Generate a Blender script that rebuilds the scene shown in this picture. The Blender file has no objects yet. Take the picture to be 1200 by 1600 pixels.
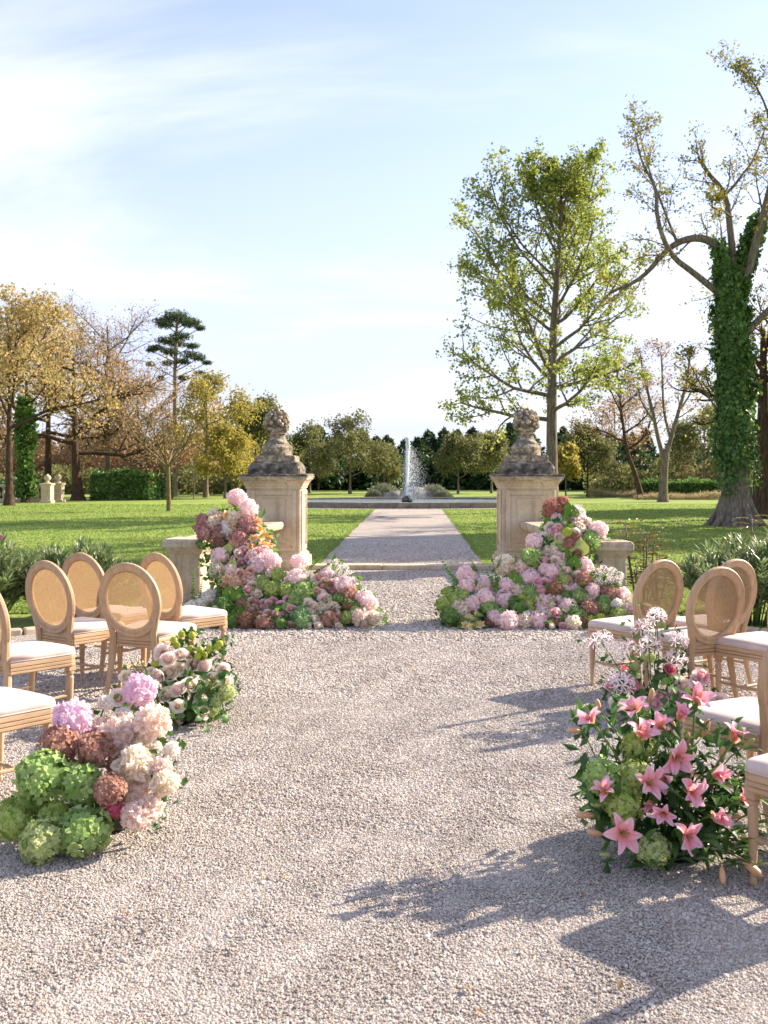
import bpy, math, random
import numpy as np
from mathutils import Vector, Matrix, Quaternion

# ------------------------------------------------------------------ camera, sky, sun, exposure
scene = bpy.context.scene
C = scene.collection
H = 1.65          # eye height
CX = 0.23         # camera stands a little right of the path's axis
F = 1555.6        # focal length in photo pixels (35 mm on a 24x36 frame held upright)
cam_d = bpy.data.cameras.new('camera')
cam = bpy.data.objects.new('camera', cam_d); C.objects.link(cam)
cam.location = (CX, 0, H); cam.rotation_euler = (math.radians(90), 0, 0)
cam_d.sensor_fit = 'VERTICAL'; cam_d.sensor_height = 36; cam_d.sensor_width = 27; cam_d.lens = 35
cam_d.shift_x = -47/1600; cam_d.shift_y = -64/1600
cam_d.clip_start = 0.05; cam_d.clip_end = 2000
cam_d.dof.use_dof = True; cam_d.dof.focus_distance = 8.0; cam_d.dof.aperture_fstop = 5.6
scene.camera = cam

SUN_EL = math.radians(27.5); SUN_AZ = math.radians(60)      # azimuth from +Y towards +X
world = bpy.data.worlds.new('World'); scene.world = world; world.use_nodes = True
wn = world.node_tree.nodes; wl = world.node_tree.links
for n in list(wn): wn.remove(n)
w_out = wn.new('ShaderNodeOutputWorld'); w_bg = wn.new('ShaderNodeBackground'); w_bg.inputs['Strength'].default_value = 0.122
sky = wn.new('ShaderNodeTexSky'); sky.sky_type = 'NISHITA'; sky.sun_disc = False
sky.sun_elevation = SUN_EL; sky.sun_rotation = SUN_AZ; sky.air_density = 1.0; sky.dust_density = 0.4; sky.ozone_density = 2.0
tc = wn.new('ShaderNodeTexCoord'); sep = wn.new('ShaderNodeSeparateXYZ'); wl.new(tc.outputs['Generated'], sep.inputs[0])
def wmath(op, a, b=None):
    n = wn.new('ShaderNodeMath'); n.operation = op
    for i, x in enumerate((a, b)):
        if x is None: continue
        if isinstance(x, (int, float)): n.inputs[i].default_value = x
        else: wl.new(x, n.inputs[i])
    return n.outputs[0]
zz = wmath('ADD', wmath('MAXIMUM', sep.outputs[2], 0.0), 0.13)
cmb = wn.new('ShaderNodeCombineXYZ')
wl.new(wmath('DIVIDE', sep.outputs[0], zz), cmb.inputs[0]); wl.new(wmath('DIVIDE', sep.outputs[1], zz), cmb.inputs[1])
mp = wn.new('ShaderNodeMapping'); mp.inputs['Location'].default_value = (3.3, 1.75, 0); mp.inputs['Scale'].default_value = (0.42, 0.8, 1); mp.inputs['Rotation'].default_value = (0, 0, math.radians(-24))
wl.new(cmb.outputs[0], mp.inputs[0])
nz = wn.new('ShaderNodeTexNoise'); nz.inputs['Scale'].default_value = 1.0; nz.inputs['Detail'].default_value = 9; nz.inputs['Roughness'].default_value = 0.56; nz.inputs['Distortion'].default_value = 0.5
wl.new(mp.outputs[0], nz.inputs['Vector'])
cr = wn.new('ShaderNodeValToRGB'); cr.color_ramp.elements[0].position = 0.42; cr.color_ramp.elements[1].position = 0.66
cr.color_ramp.interpolation = 'EASE'
wl.new(nz.outputs[0], cr.inputs[0])
# thin veil of high cloud that thickens towards the horizon, all round the sky
veil = wn.new('ShaderNodeMapRange'); veil.interpolation_type = 'SMOOTHSTEP'
veil.inputs[1].default_value = 0.0; veil.inputs[2].default_value = 0.42; veil.inputs[3].default_value = 0.92; veil.inputs[4].default_value = 0.2
wl.new(sep.outputs[2], veil.inputs[0])
fac = wmath('MULTIPLY', cr.outputs[0], 0.85)
tint = wn.new('ShaderNodeMix'); tint.data_type = 'RGBA'; tint.blend_type = 'MULTIPLY'; tint.inputs[0].default_value = 1.0; wl.new(sky.outputs[0], tint.inputs[6]); tint.inputs[7].default_value = (0.98, 0.80, 0.90, 1)
hz = wn.new('ShaderNodeMix'); hz.data_type = 'RGBA'; wl.new(veil.outputs[0], hz.inputs[0]); wl.new(tint.outputs[2], hz.inputs[6]); hz.inputs[7].default_value = (2.15, 2.38, 3.0, 1)
mix = wn.new('ShaderNodeMix'); mix.data_type = 'RGBA'; wl.new(fac, mix.inputs[0]); wl.new(hz.outputs[2], mix.inputs[6]); mix.inputs[7].default_value = (3.2, 3.3, 3.5, 1)
wl.new(mix.outputs[2], w_bg.inputs[0]); wl.new(w_bg.outputs[0], w_out.inputs[0])

sun_d = bpy.data.lights.new('sun', 'SUN'); sun_d.energy = 4.5; sun_d.angle = math.radians(0.6); sun_d.color = (1.0, 0.87, 0.71)
sun = bpy.data.objects.new('sun', sun_d); C.objects.link(sun)
sdir = Vector((math.sin(SUN_AZ)*math.cos(SUN_EL), math.cos(SUN_AZ)*math.cos(SUN_EL), math.sin(SUN_EL)))
sun.rotation_euler = sdir.to_track_quat('Z', 'Y').to_euler(); sun.location = sdir*60
scene.view_settings.view_transform = 'Standard'; scene.view_settings.look = 'None'; scene.view_settings.gamma = 1.0
scene.view_settings.exposure = 1.6; scene.view_settings.use_curve_mapping = False
scene.cycles.max_bounces = 8; scene.cycles.diffuse_bounces = 5; scene.cycles.transparent_max_bounces = 12
scene.cycles.caustics_reflective = False; scene.cycles.caustics_refractive = False

# ------------------------------------------------------------------ measuring: photo column/row at a known distance -> metres
def wx(u, Y): return CX + (u-647)*Y/F
def wz(v, Y): return H - (v-736)*Y/F
def gy(v, z=0.0): return (H-z)*F/(v-736)

# ------------------------------------------------------------------ mesh helpers
class MB:
    def __init__(s): s.V = []; s.F = []; s.n = 0
    def add(s, V, Fc, mi=0):
        V = np.asarray(V, dtype=np.float64).reshape(-1, 3)
        s.V.append(V); s.F.append((np.asarray(Fc, dtype=np.int64)+s.n, mi)); s.n += len(V); return s
    def mesh(s, name, mats, smooth=False):
        me = bpy.data.meshes.new(name)
        V = np.concatenate(s.V); me.vertices.add(len(V)); me.vertices.foreach_set('co', V.ravel())
        loops = np.concatenate([f.ravel() for f, _ in s.F]); sizes = np.concatenate([np.full(len(f), f.shape[1]) for f, _ in s.F])
        mi = np.concatenate([np.full(len(f), m) for f, m in s.F])
        me.loops.add(len(loops)); me.loops.foreach_set('vertex_index', loops.astype(np.int32))
        me.polygons.add(len(sizes)); st = np.zeros(len(sizes), np.int32); st[1:] = np.cumsum(sizes)[:-1]
        me.polygons.foreach_set('loop_start', st)
        for m in (mats if isinstance(mats, (list, tuple)) else [mats]): me.materials.append(m)
        me.polygons.foreach_set('material_index', mi.astype(np.int32))
        me.polygons.foreach_set('use_smooth', np.full(len(sizes), bool(smooth)))
        me.update(calc_edges=True); return me

def obj(name, me, parent=None, loc=None, quat=None, scale=None):
    o = bpy.data.objects.new(name, me); C.objects.link(o)
    if parent is not None: o.parent = parent
    if loc is not None: o.location = loc
    if quat is not None: o.rotation_mode = 'QUATERNION'; o.rotation_quaternion = quat
    if scale is not None: o.scale = (scale,)*3 if isinstance(scale, (int, float)) else scale
    return o
def tag(o, label=None, cat=None, group=None, kind=None):
    if label: o['label'] = label
    if cat: o['category'] = cat
    if group: o['group'] = group
    if kind: o['kind'] = kind
    return o
def empty(name, loc, rz=0):
    o = bpy.data.objects.new(name, None); C.objects.link(o); o.location = loc; o.rotation_euler = (0, 0, rz); o.empty_display_size = .1; return o
def copy_tree(o, parent=None):
    c = o.copy(); C.objects.link(c); c.parent = parent
    for ch in list(o.children): copy_tree(ch, c)
    return c

def box(mb, c, s, mi=0, ch=0.0, rz=0.0):
    cx, cy, cz = c; hx, hy, hz = s[0]/2, s[1]/2, s[2]/2
    if ch <= 0:
        V = np.array([[x, y, z] for z in (-hz, hz) for x, y in ((-hx, -hy), (hx, -hy), (hx, hy), (-hx, hy))])
        Fq = [[3, 2, 1, 0], [4, 5, 6, 7]]+[[i, (i+1) % 4, (i+1) % 4+4, i+4] for i in range(4)]
        V = rotz(V, rz)+np.array([cx, cy, cz]); mb.add(V, Fq, mi)
    else:
        mb2 = MB(); sqloft(mb2, [((hx-ch, hy-ch), -hz), ((hx, hy), -hz+ch), ((hx, hy), hz-ch), ((hx-ch, hy-ch), hz)], (0, 0, 0), ch)
        for (Fc, _) in mb2.F: pass
        V = rotz(np.concatenate(mb2.V), rz)+np.array([cx, cy, cz]); base = 0
        for Fc, _ in mb2.F: mb.F.append((Fc+mb.n, mi))
        mb.V.append(V); mb.n += len(V)
def rotz(V, a):
    V = np.asarray(V, float)
    if a == 0: return V
    c, s = math.cos(a), math.sin(a); return V @ np.array([[c, s, 0], [-s, c, 0], [0, 0, 1]])
def sqloft(mb, prof, c=(0, 0, 0), ch=0.01, mi=0):
    V = []
    for h, z in prof:
        hx, hy = h if isinstance(h, tuple) else (h, h); k = min(ch, hx*.45, hy*.45)
        V += [[-hx+k, -hy, z], [hx-k, -hy, z], [hx, -hy+k, z], [hx, hy-k, z], [hx-k, hy, z], [-hx+k, hy, z], [-hx, hy-k, z], [-hx, -hy+k, z]]
    n = 8; Q = [[r*n+i, r*n+(i+1) % n, (r+1)*n+(i+1) % n, (r+1)*n+i] for r in range(len(prof)-1) for i in range(n)]
    V = np.array(V)+np.array(c); m0 = mb.n
    mb.add(V, Q, mi); top = (len(prof)-1)*n
    mb.F.append((np.array([[m0+top+i for i in range(n)]]), mi)); mb.F.append((np.array([[m0+n-1-i for i in range(n)]]), mi))
def lathe(mb, prof, n=16, c=(0, 0, 0), mi=0, caps=True):
    a = np.arange(n)*2*math.pi/n; R = np.array([p[0] for p in prof]); Z = np.array([p[1] for p in prof])
    V = np.stack([np.outer(R, np.cos(a)), np.outer(R, np.sin(a)), np.repeat(Z[:, None], n, 1)], -1).reshape(-1, 3)+np.array(c)
    Q = [[r*n+i, r*n+(i+1) % n, (r+1)*n+(i+1) % n, (r+1)*n+i] for r in range(len(prof)-1) for i in range(n)]
    m0 = mb.n; mb.add(V, Q, mi)
    if caps:
        t = (len(prof)-1)*n; mb.F.append((np.array([[m0+t+i for i in range(n)]]), mi)); mb.F.append((np.array([[m0+n-1-i for i in range(n)]]), mi))
def tube(mb, pts, rad, n=8, mi=0, cap=True, flat=None):
    P = np.array([list(p) for p in pts], float); k = len(P)
    R = np.array(rad, float) if hasattr(rad, '__len__') else np.full(k, rad)
    T = np.zeros_like(P); T[1:-1] = P[2:]-P[:-2]; T[0] = P[1]-P[0]; T[-1] = P[-1]-P[-2]; T /= np.linalg.norm(T, axis=1)[:, None]+1e-12
    ref = np.array([0, 0, 1.]) if abs(T[0][2]) < .9 else np.array([1., 0, 0])
    N = np.cross(T[0], ref); N /= np.linalg.norm(N)
    a = np.arange(n)*2*math.pi/n+math.pi/n; ca, sa = np.cos(a), np.sin(a); V = np.zeros((k, n, 3))
    for i in range(k):
        N = N-T[i]*np.dot(N, T[i]); N /= np.linalg.norm(N)+1e-12; B = np.cross(T[i], N)
        V[i] = P[i]+R[i]*(ca[:, None]*N+sa[:, None]*B*(flat or 1.0))
    idx = np.arange(n); q = []
    base = (np.arange(k-1)*n)[:, None]
    Q = np.stack([base+idx, base+(idx+1) % n, base+n+(idx+1) % n, base+n+idx], -1).reshape(-1, 4)
    m0 = mb.n; mb.add(V.reshape(-1, 3), Q, mi)
    if cap:
        mb.F.append((np.array([[m0+(k-1)*n+i for i in range(n)]]), mi)); mb.F.append((np.array([[m0+n-1-i for i in range(n)]]), mi))
def ico(sub=1):
    import bmesh
    bm = bmesh.new(); bmesh.ops.create_icosphere(bm, subdivisions=sub, radius=1.0)
    V = np.array([v.co[:] for v in bm.verts]); Fc = np.array([[v.index for v in f.verts] for f in bm.faces]); bm.free(); return V, Fc
ICO1, ICO2, ICO3 = ico(1), ico(2), ico(3)
def lump(V, amp, fr, seed):
    r = np.random.RandomState(seed); out = np.zeros(len(V))
    for k in range(6):
        d = r.normal(size=3); d /= np.linalg.norm(d); out += np.sin(V @ d*fr*(1+.6*k)+r.rand()*6.28)/(1+.5*k)
    return V*(1+amp*out/2.2)[:, None]

# ------------------------------------------------------------------ materials
def lin(*c): return tuple(((x/255)/12.92 if x/255 <= .04045 else ((x/255+.055)/1.055)**2.4) for x in c)+(1.0,)
class NT:
    def __init__(s, name):
        s.m = bpy.data.materials.new(name); s.m.use_nodes = True; s.t = s.m.node_tree; s.n = s.t.nodes; s.l = s.t.links
        s.b = s.n['Principled BSDF']; s.out = s.n['Material Output']
    def new(s, t, **kw):
        n = s.n.new('ShaderNode'+t)
        for k, v in kw.items(): setattr(n, k, v)
        return n
    def ramp(s, fac, stops):
        r = s.new('ValToRGB'); e = r.color_ramp.elements
        while len(e) < len(stops): e.new(.5)
        for i, (p, c) in enumerate(stops): e[i].position = p; e[i].color = c
        s.l.new(fac, r.inputs[0]); return r.outputs[0]
    def coord(s, kind='Object', scale=(1, 1, 1), rot=(0, 0, 0)):
        t = s.new('TexCoord'); m = s.new('Mapping'); m.inputs['Scale'].default_value = scale; m.inputs['Rotation'].default_value = rot
        s.l.new(t.outputs[kind], m.inputs[0]); return m.outputs[0]
    def noise(s, vec, scale, detail=5, rough=.55, dist=0):
        n = s.new('TexNoise'); n.inputs['Scale'].default_value = scale; n.inputs['Detail'].default_value = detail; n.inputs['Roughness'].default_value = rough; n.inputs['Distortion'].default_value = dist
        if vec is not None: s.l.new(vec, n.inputs['Vector'])
        return n.outputs[0]
    def mixc(s, fac, a, b, mode='MIX'):
        m = s.new('Mix', data_type='RGBA', blend_type=mode)
        for i, x in ((0, fac), (6, a), (7, b)):
            if isinstance(x, (int, float)): m.inputs[i].default_value = x
            elif isinstance(x, tuple): m.inputs[i].default_value = x
            else: s.l.new(x, m.inputs[i])
        return m.outputs[2]
    def math(s, op, a, b=None):
        n = s.new('Math', operation=op)
        for i, x in enumerate((a, b)):
            if x is None: continue
            if isinstance(x, (int, float)): n.inputs[i].default_value = x
            else: s.l.new(x, n.inputs[i])
        return n.outputs[0]
    def bump(s, h, strength, dist=.01):
        b = s.new('Bump'); b.inputs['Strength'].default_value = strength; b.inputs['Distance'].default_value = dist
        s.l.new(h, b.inputs['Height']); s.l.new(b.outputs[0], s.b.inputs['Normal']); return b.outputs[0]
    def color(s, c):
        if isinstance(c, tuple): s.b.inputs['Base Color'].default_value = c
        else: s.l.new(c, s.b.inputs['Base Color'])
    def setp(s, rough=.8, spec=.3, metal=0):
        s.b.inputs['Roughness'].default_value = rough; s.b.inputs['Specular IOR Level'].default_value = spec; s.b.inputs['Metallic'].default_value = metal

def m_noise(name, stops, scale=4, stretch=(1, 1, 1), rough=.8, spec=.3, bump=.3, bdist=.01, detail=6, fine=None):
    t = NT(name); v = t.coord('Object', stretch); n = t.noise(v, scale, detail, .6); col = t.ramp(n, stops)
    if fine:
        n2 = t.noise(v, fine, 4, .6); col = t.mixc(.35, col, t.ramp(n2, [(.3, (.35, .35, .35, 1)), (.7, (1.2, 1.2, 1.2, 1))]), 'MULTIPLY')
        t.bump(n2, bump, bdist)
    elif bump: t.bump(n, bump, bdist)
    t.color(col); t.setp(rough, spec); return t.m
def m_leaf(name, cols, trans=.4, rough=.55, spec=.25, tcol=None, noise=None, blush=None):
    """leaf or petal: each loose piece draws its own tint from the ramp; light also passes through"""
    t = NT(name); g = t.new('NewGeometry'); k = len(cols)
    col = t.ramp(g.outputs['Random Per Island'], [(i/(k-1) if k > 1 else 0, c) for i, c in enumerate(cols)])
    if noise:
        v = t.coord('Object'); col = t.mixc(.5, col, t.ramp(t.noise(v, noise, 3), [(.3, (.55, .55, .55, 1)), (.7, (1.35, 1.35, 1.35, 1))]), 'MULTIPLY')
    if blush:                                                              # petals fade towards a second tint in soft patches over the head
        v = t.coord('Object'); oi = t.new('ObjectInfo'); ad = t.new('VectorMath', operation='ADD'); t.l.new(v, ad.inputs[0]); t.l.new(oi.outputs['Location'], ad.inputs[1])
        col = t.mixc(t.ramp(t.noise(ad.outputs[0], 1.5, 3), [(.42, (0, 0, 0, 1)), (.66, (.55, .55, .55, 1))]), col, blush)
        col = t.mixc(.6, col, t.ramp(oi.outputs['Random'], [(0, (.90, .88, .88, 1)), (.5, (1, 1, 1, 1)), (1, (1.04, 1.05, 1.02, 1))]), 'MULTIPLY')
    t.color(col); t.setp(rough, spec)
    if trans:
        tr = t.new('BsdfTranslucent'); mx = t.new('MixShader'); mx.inputs[0].default_value = trans
        if tcol: t.l.new(t.mixc(1.0, col, tcol, 'MULTIPLY'), tr.inputs[0])
        else: t.l.new(col, tr.inputs[0])
        t.l.new(t.b.outputs[0], mx.inputs[1]); t.l.new(tr.outputs[0], mx.inputs[2]); t.l.new(mx.outputs[0], t.out.inputs[0])
    return t.m
def m_plain(name, c, rough=.6, spec=.3):
    t = NT(name); v = t.coord('Object'); n = t.noise(v, 9, 3)
    t.color(t.mixc(.25, c, t.ramp(n, [(.3, (.6, .6, .6, 1)), (.7, (1.2, 1.2, 1.2, 1))]), 'MULTIPLY')); t.setp(rough, spec); return t.m

def gravel_material():
    t = NT('gravel_sheet'); v = t.coord('Object')
    vo = t.new('TexVoronoi'); vo.inputs['Scale'].default_value = 95; t.l.new(v, vo.inputs['Vector'])
    hs = t.new('SeparateColor'); t.l.new(vo.outputs['Color'], hs.inputs[0])
    col = t.ramp(hs.outputs[0], [(0, lin(120, 110, 102)), (.3, lin(166, 156, 146)), (.6, lin(184, 174, 164)), (.85, lin(198, 189, 180)), (1, lin(158, 134, 112))])
    big = t.ramp(t.noise(v, .55, 5), [(.3, (.84, .83, .82, 1)), (.7, (1.1, 1.1, 1.1, 1))]); col = t.mixc(.8, col, big, 'MULTIPLY')
    t.color(col); t.bump(t.math('SUBTRACT', 1.0, vo.outputs['Distance']), .9, .012); t.setp(.85, .2); return t.m
def pebble_material():
    t = NT('pebbles'); oi = t.new('ObjectInfo')
    col = t.ramp(oi.outputs['Random'], [(0, lin(134, 123, 115)), (.12, lin(160, 151, 142)), (.4, lin(180, 171, 162)), (.68, lin(192, 184, 175)), (.955, lin(208, 201, 193)), (.98, lin(164, 138, 114)), (1, lin(156, 124, 100))])
    g = t.new('NewGeometry'); w1 = t.noise(g.outputs['Position'], .9, 5, .6); w2 = t.noise(g.outputs['Position'], 5.5, 4, .6)
    col = t.mixc(.8, col, t.ramp(w1, [(.32, (.88, .87, .86, 1)), (.68, (1.08, 1.08, 1.07, 1))]), 'MULTIPLY'); col = t.mixc(.6, col, t.ramp(w2, [(.3, (.82, .81, .8, 1)), (.7, (1.1, 1.1, 1.1, 1))]), 'MULTIPLY')
    t.color(col); t.setp(.75, .25); return t.m
def grass_material():
    t = NT('lawn_turf'); v = t.coord('Object')
    n1 = t.noise(v, .35, 6, .6); n2 = t.noise(v, 9, 6, .7); n3 = t.noise(t.coord('Object', (.25, 1.6, 1)), .8, 4)
    col = t.ramp(n1, [(.3, lin(116, 138, 64)), (.5, lin(134, 152, 76)), (.64, lin(146, 156, 82)), (.76, lin(164, 162, 98))])
    col = t.mixc(.55, col, t.ramp(n2, [(.3, (.5, .55, .45, 1)), (.7, (1.25, 1.2, 1.15, 1))]), 'MULTIPLY')
    col = t.mixc(.5, col, t.ramp(n3, [(.35, (.8, .85, .8, 1)), (.65, (1.15, 1.1, 1.0, 1))]), 'MULTIPLY')
    t.color(col); t.bump(n2, .8, .05); t.setp(.85, .15); return t.m
def stone_material(name, z_dark, seed=0, warm=1.0):
    """limestone with grey-black lichen on the weathered upper stones and runs below the cornice"""
    t = NT(name); v = t.coord('Object'); 
    n1 = t.noise(v, 2.2, 7, .6); n2 = t.noise(v, 22, 6, .7); n3 = t.noise(t.coord('Object', (5, 5, .7)), 1.6, 5, .65)
    col = t.ramp(n1, [(.25, lin(172, 152, 126)), (.5, lin(198, 180, 154)), (.75, lin(216, 202, 180))])
    col = t.mixc(.35, col, t.ramp(n2, [(.3, (.55, .53, .5, 1)), (.65, (1.15, 1.15, 1.15, 1))]), 'MULTIPLY')
    col = t.mixc(t.ramp(n3, [(.52, (0, 0, 0, 1)), (.72, (.5, .5, .5, 1))]), col, lin(128, 112, 92))
    s = t.new('SeparateXYZ'); t.l.new(v, s.inputs[0])
    if z_dark is not None:
        k = t.new('MapRange'); k.inputs[1].default_value = z_dark[0]; k.inputs[2].default_value = z_dark[1]; k.inputs[3].default_value = 0; k.inputs[4].default_value = 1
        t.l.new(s.outputs[2], k.inputs[0])
        li = t.ramp(t.math('ADD', t.math('MULTIPLY', t.noise(v, 9, 8, .72), 1.0), t.math('MULTIPLY', k.outputs[0], .12)), [(.50, (0, 0, 0, 1)), (.66, (1, 1, 1, 1))])
        lc = t.ramp(t.noise(v, 30, 4), [(.35, lin(58, 54, 50)), (.6, lin(96, 90, 82)), (.75, lin(150, 142, 128))])
        col = t.mixc(t.math('MULTIPLY', t.math('MULTIPLY', li, k.outputs[0]), .85), col, lc)
    t.color(col); t.bump(t.math('ADD', n2, t.math('MULTIPLY', n1, .6)), .45, .015); t.setp(.9, .15); return t.m
def wood_material(name='limed_oak', st=(14, 14, 2.2), sf=(60, 60, 5)):
    t = NT(name); v = t.coord('Object', st); n = t.noise(v, 3, 7, .65, .6); f = t.noise(t.coord('Object', sf), 4, 4)
    col = t.ramp(n, [(.25, lin(164, 134, 103)), (.5, lin(183, 154, 122)), (.75, lin(199, 172, 140))])
    col = t.mixc(.12, col, t.ramp(f, [(.35, (.6, .56, .5, 1)), (.6, (1.12, 1.12, 1.12, 1))]), 'MULTIPLY')
    g = t.new('ObjectInfo'); col = t.mixc(.5, col, t.ramp(g.outputs['Random'], [(0, (.88, .86, .84, 1)), (1, (1.08, 1.08, 1.08, 1))]), 'MULTIPLY')
    t.color(col); t.bump(f, .15, .002); t.setp(.55, .3); return t.m
def cane_material():
    t = NT('woven_cane'); v = t.coord('Object')
    s = t.new('SeparateXYZ'); t.l.new(v, s.inputs[0])
    def strands(o, k): return t.math('GREATER_THAN', t.math('SINE', t.math('MULTIPLY', o, k)), .58)
    k = 6.283/.0052
    cover = t.math('MAXIMUM', strands(s.outputs[0], k), strands(s.outputs[2], k))
    col = t.ramp(t.noise(t.coord('Object', (40, 40, 6)), 5, 4), [(.3, lin(152, 130, 102)), (.7, lin(180, 158, 128))])
    t.color(col); t.setp(.6, .25)
    tr = t.new('BsdfTranslucent'); t.l.new(t.mixc(1., col, (1.0, .9, .74, 1), 'MULTIPLY'), tr.inputs[0])
    m1 = t.new('MixShader'); m1.inputs[0].default_value = .5; t.l.new(t.b.outputs[0], m1.inputs[1]); t.l.new(tr.outputs[0], m1.inputs[2])
    tp = t.new('BsdfTransparent'); m2 = t.new('MixShader'); t.l.new(cover, m2.inputs[0]); t.l.new(tp.outputs[0], m2.inputs[1]); t.l.new(m1.outputs[0], m2.inputs[2])
    t.l.new(m2.outputs[0], t.out.inputs[0]); return t.m
def fabric_material():
    t = NT('seat_linen'); v = t.coord('Object'); n = t.noise(v, 320, 2); n2 = t.noise(v, 6, 4)
    col = t.ramp(n2, [(.3, lin(190, 172, 162)), (.7, lin(206, 189, 180))]); t.color(col); t.bump(n, .25, .001); t.setp(.95, .1)
    t.b.inputs['Sheen Weight'].default_value = .2; return t.m
def water_material():
    t = NT('pool_water'); v = t.coord('Object', (1, 2.2, 1)); t.color(lin(150, 166, 164)); t.setp(.12, .5); t.bump(t.noise(v, 4.5, 5), .9, .25); return t.m

MAT = dict(
    gravel=gravel_material(), pebble=pebble_material(), turf=grass_material(),
    wood=wood_material(), wood_rail=wood_material('limed_oak_rail', (2.5, 2.5, 14), (6, 6, 60)), cane=cane_material(), fabric=fabric_material(), water=water_material(),
    stone_pillar=stone_material('limestone_pillar', (1.36, 1.62)), stone_rail=stone_material('limestone_rail', (.5, 1.1)),
    stone_plain=stone_material('limestone_kerb', None), stone_far=stone_material('limestone_far', (1.0, 2.4)),
    bark=m_noise('bark_grey', [(.3, lin(88, 80, 70)), (.5, lin(128, 116, 102)), (.75, lin(166, 152, 134))], 5, (3, 3, .5), .95, .1, .9, .05, fine=14),
    bark_dark=m_noise('bark_dark', [(.3, lin(50, 40, 32)), (.5, lin(82, 66, 54)), (.75, lin(112, 94, 76))], 5, (3, 3, .6), .95, .1, .8, .05, fine=14),
    bark_pale=m_noise('bark_pale', [(.3, lin(104, 92, 78)), (.5, lin(148, 132, 112)), (.75, lin(184, 168, 146))], 5, (3, 3, .6), .95, .1, .6, .03, fine=14),
    bark_lichen=m_noise('bark_lichen', [(.3, lin(80, 70, 54)), (.5, lin(112, 98, 68)), (.75, lin(136, 122, 86))], 5, (3, 3, 1), .95, .1, .6, .03),
    ginkgo=m_leaf('leaf_ginkgo', [lin(114, 128, 56), lin(136, 148, 66), lin(158, 166, 80), lin(176, 180, 98)], .55),
    spring=m_leaf('leaf_thin_green', [lin(120, 124, 48), lin(146, 146, 62), lin(160, 140, 66), lin(110, 120, 44)], .45),
    yellow=m_leaf('leaf_yellow', [lin(192, 160, 100), lin(200, 174, 116), lin(172, 156, 104), lin(152, 146, 92), lin(184, 144, 92)], .5),
    yellowgreen=m_leaf('leaf_yellow_green', [lin(158, 152, 76), lin(178, 162, 80), lin(136, 138, 68), lin(194, 168, 80)], .5),
    brown=m_leaf('leaf_brown', [lin(160, 130, 98), lin(176, 144, 106), lin(188, 156, 114), lin(142, 120, 92), lin(164, 146, 98)], .42),
    dull=m_leaf('leaf_grey_green', [lin(96, 104, 62), lin(118, 122, 74), lin(138, 132, 82), lin(106, 116, 62)], .42),
    dark=m_leaf('leaf_dark_pine', [lin(44, 64, 40), lin(60, 82, 48), lin(78, 100, 56), lin(50, 70, 48)], .3),
    pine=m_leaf('needles_pine', [lin(62, 80, 52), lin(80, 98, 62), lin(94, 108, 72)], .3),
    ivy=m_leaf('leaf_ivy', [lin(62, 94, 42), lin(82, 116, 52), lin(104, 136, 64), lin(128, 156, 80)], .42, .45, .35),
    hedge=m_leaf('leaf_hedge', [lin(70, 100, 50), lin(94, 126, 62), lin(120, 150, 82)], .3, .4, .5),
    oleander=m_leaf('leaf_oleander', [lin(88, 110, 64), lin(112, 130, 80), lin(134, 148, 98), lin(158, 166, 122)], .38, .4, .5),
    mahonia=m_leaf('leaf_mahonia', [lin(82, 90, 36), lin(112, 112, 50), lin(130, 100, 52), lin(90, 104, 44)], .3, .35, .45),
    drygrass=m_leaf('dry_grass', [lin(176, 158, 120), lin(160, 142, 104), lin(190, 174, 136), lin(132, 132, 82)], .4),
    lavender=m_leaf('leaf_lavender', [lin(128, 134, 104), lin(150, 152, 124), lin(112, 120, 88)], .2),
    blade=m_leaf('grass_blade', [lin(114, 140, 64), lin(134, 156, 76), lin(152, 166, 90), lin(124, 148, 70)], .5),
    leaf=m_leaf('leaf_florist', [lin(48, 80, 38), lin(64, 100, 46), lin(84, 118, 56), lin(54, 90, 48)], .38, .5, .35),
    leaf_light=m_leaf('leaf_display', [lin(84, 118, 56), lin(108, 140, 68), lin(132, 160, 84), lin(96, 128, 70)], .45, .5, .35),
    stem=m_plain('stem_green', lin(92, 116, 52), .5), black=m_plain('black_bowl', lin(24, 24, 24), .3, .5),
    lichen=m_noise('lichen_stone', [(.34, lin(62, 58, 54)), (.48, lin(104, 97, 88)), (.6, lin(150, 138, 120)), (.72, lin(190, 174, 148))], 7, (1, 1, 1.4), .95, .1, .5, .012, 8, fine=40),
    rim=m_noise('rim_grey_stone', [(.3, lin(104, 97, 87)), (.6, lin(142, 131, 117)), (.8, lin(178, 166, 148))], 3, bump=.5, bdist=.02),  # pool rim stone, greyer and darker overall than the limestone
    rock=m_noise('grey_rock', [(.3, lin(92, 90, 84)), (.7, lin(150, 146, 136))], 3, bump=.6, bdist=.05),
)
# ------------------------------------------------------------------ the ground
def sheet(name, pts, z, mat, sub=None):
    mb = MB(); V = [[x, y, 0] for x, y in pts]; mb.add(V, [list(range(len(V)))]); o = obj(name, mb.mesh(name, mat)); o.location.z = z
    o['kind'] = 'structure'; return o
sheet('lawn', [(-500, -60), (500, -60), (500, 900), (-500, 900)], 0.0, MAT['turf'])
def arc(cx, cy, r, a0, a1, n): return [(cx+r*math.cos(math.radians(a0+(a1-a0)*i/n)), cy+r*math.sin(math.radians(a0+(a1-a0)*i/n))) for i in range(n+1)]
EDGE_Y = 9.75                                       # front of the planting beds
bed_r = arc(4.6, 11.35, 1.6, 270, 180, 8)           # kerb turns towards the balustrade
outline = [(-14, -8), (14, -8), (14, EDGE_Y)]+bed_r+[(3.0, 16.62), (-3.0, 16.62)]+[(-x, y) for x, y in reversed(bed_r)]+[(-14, EDGE_Y)]
sheet('ground', outline, 0.004, MAT['gravel'])
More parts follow.
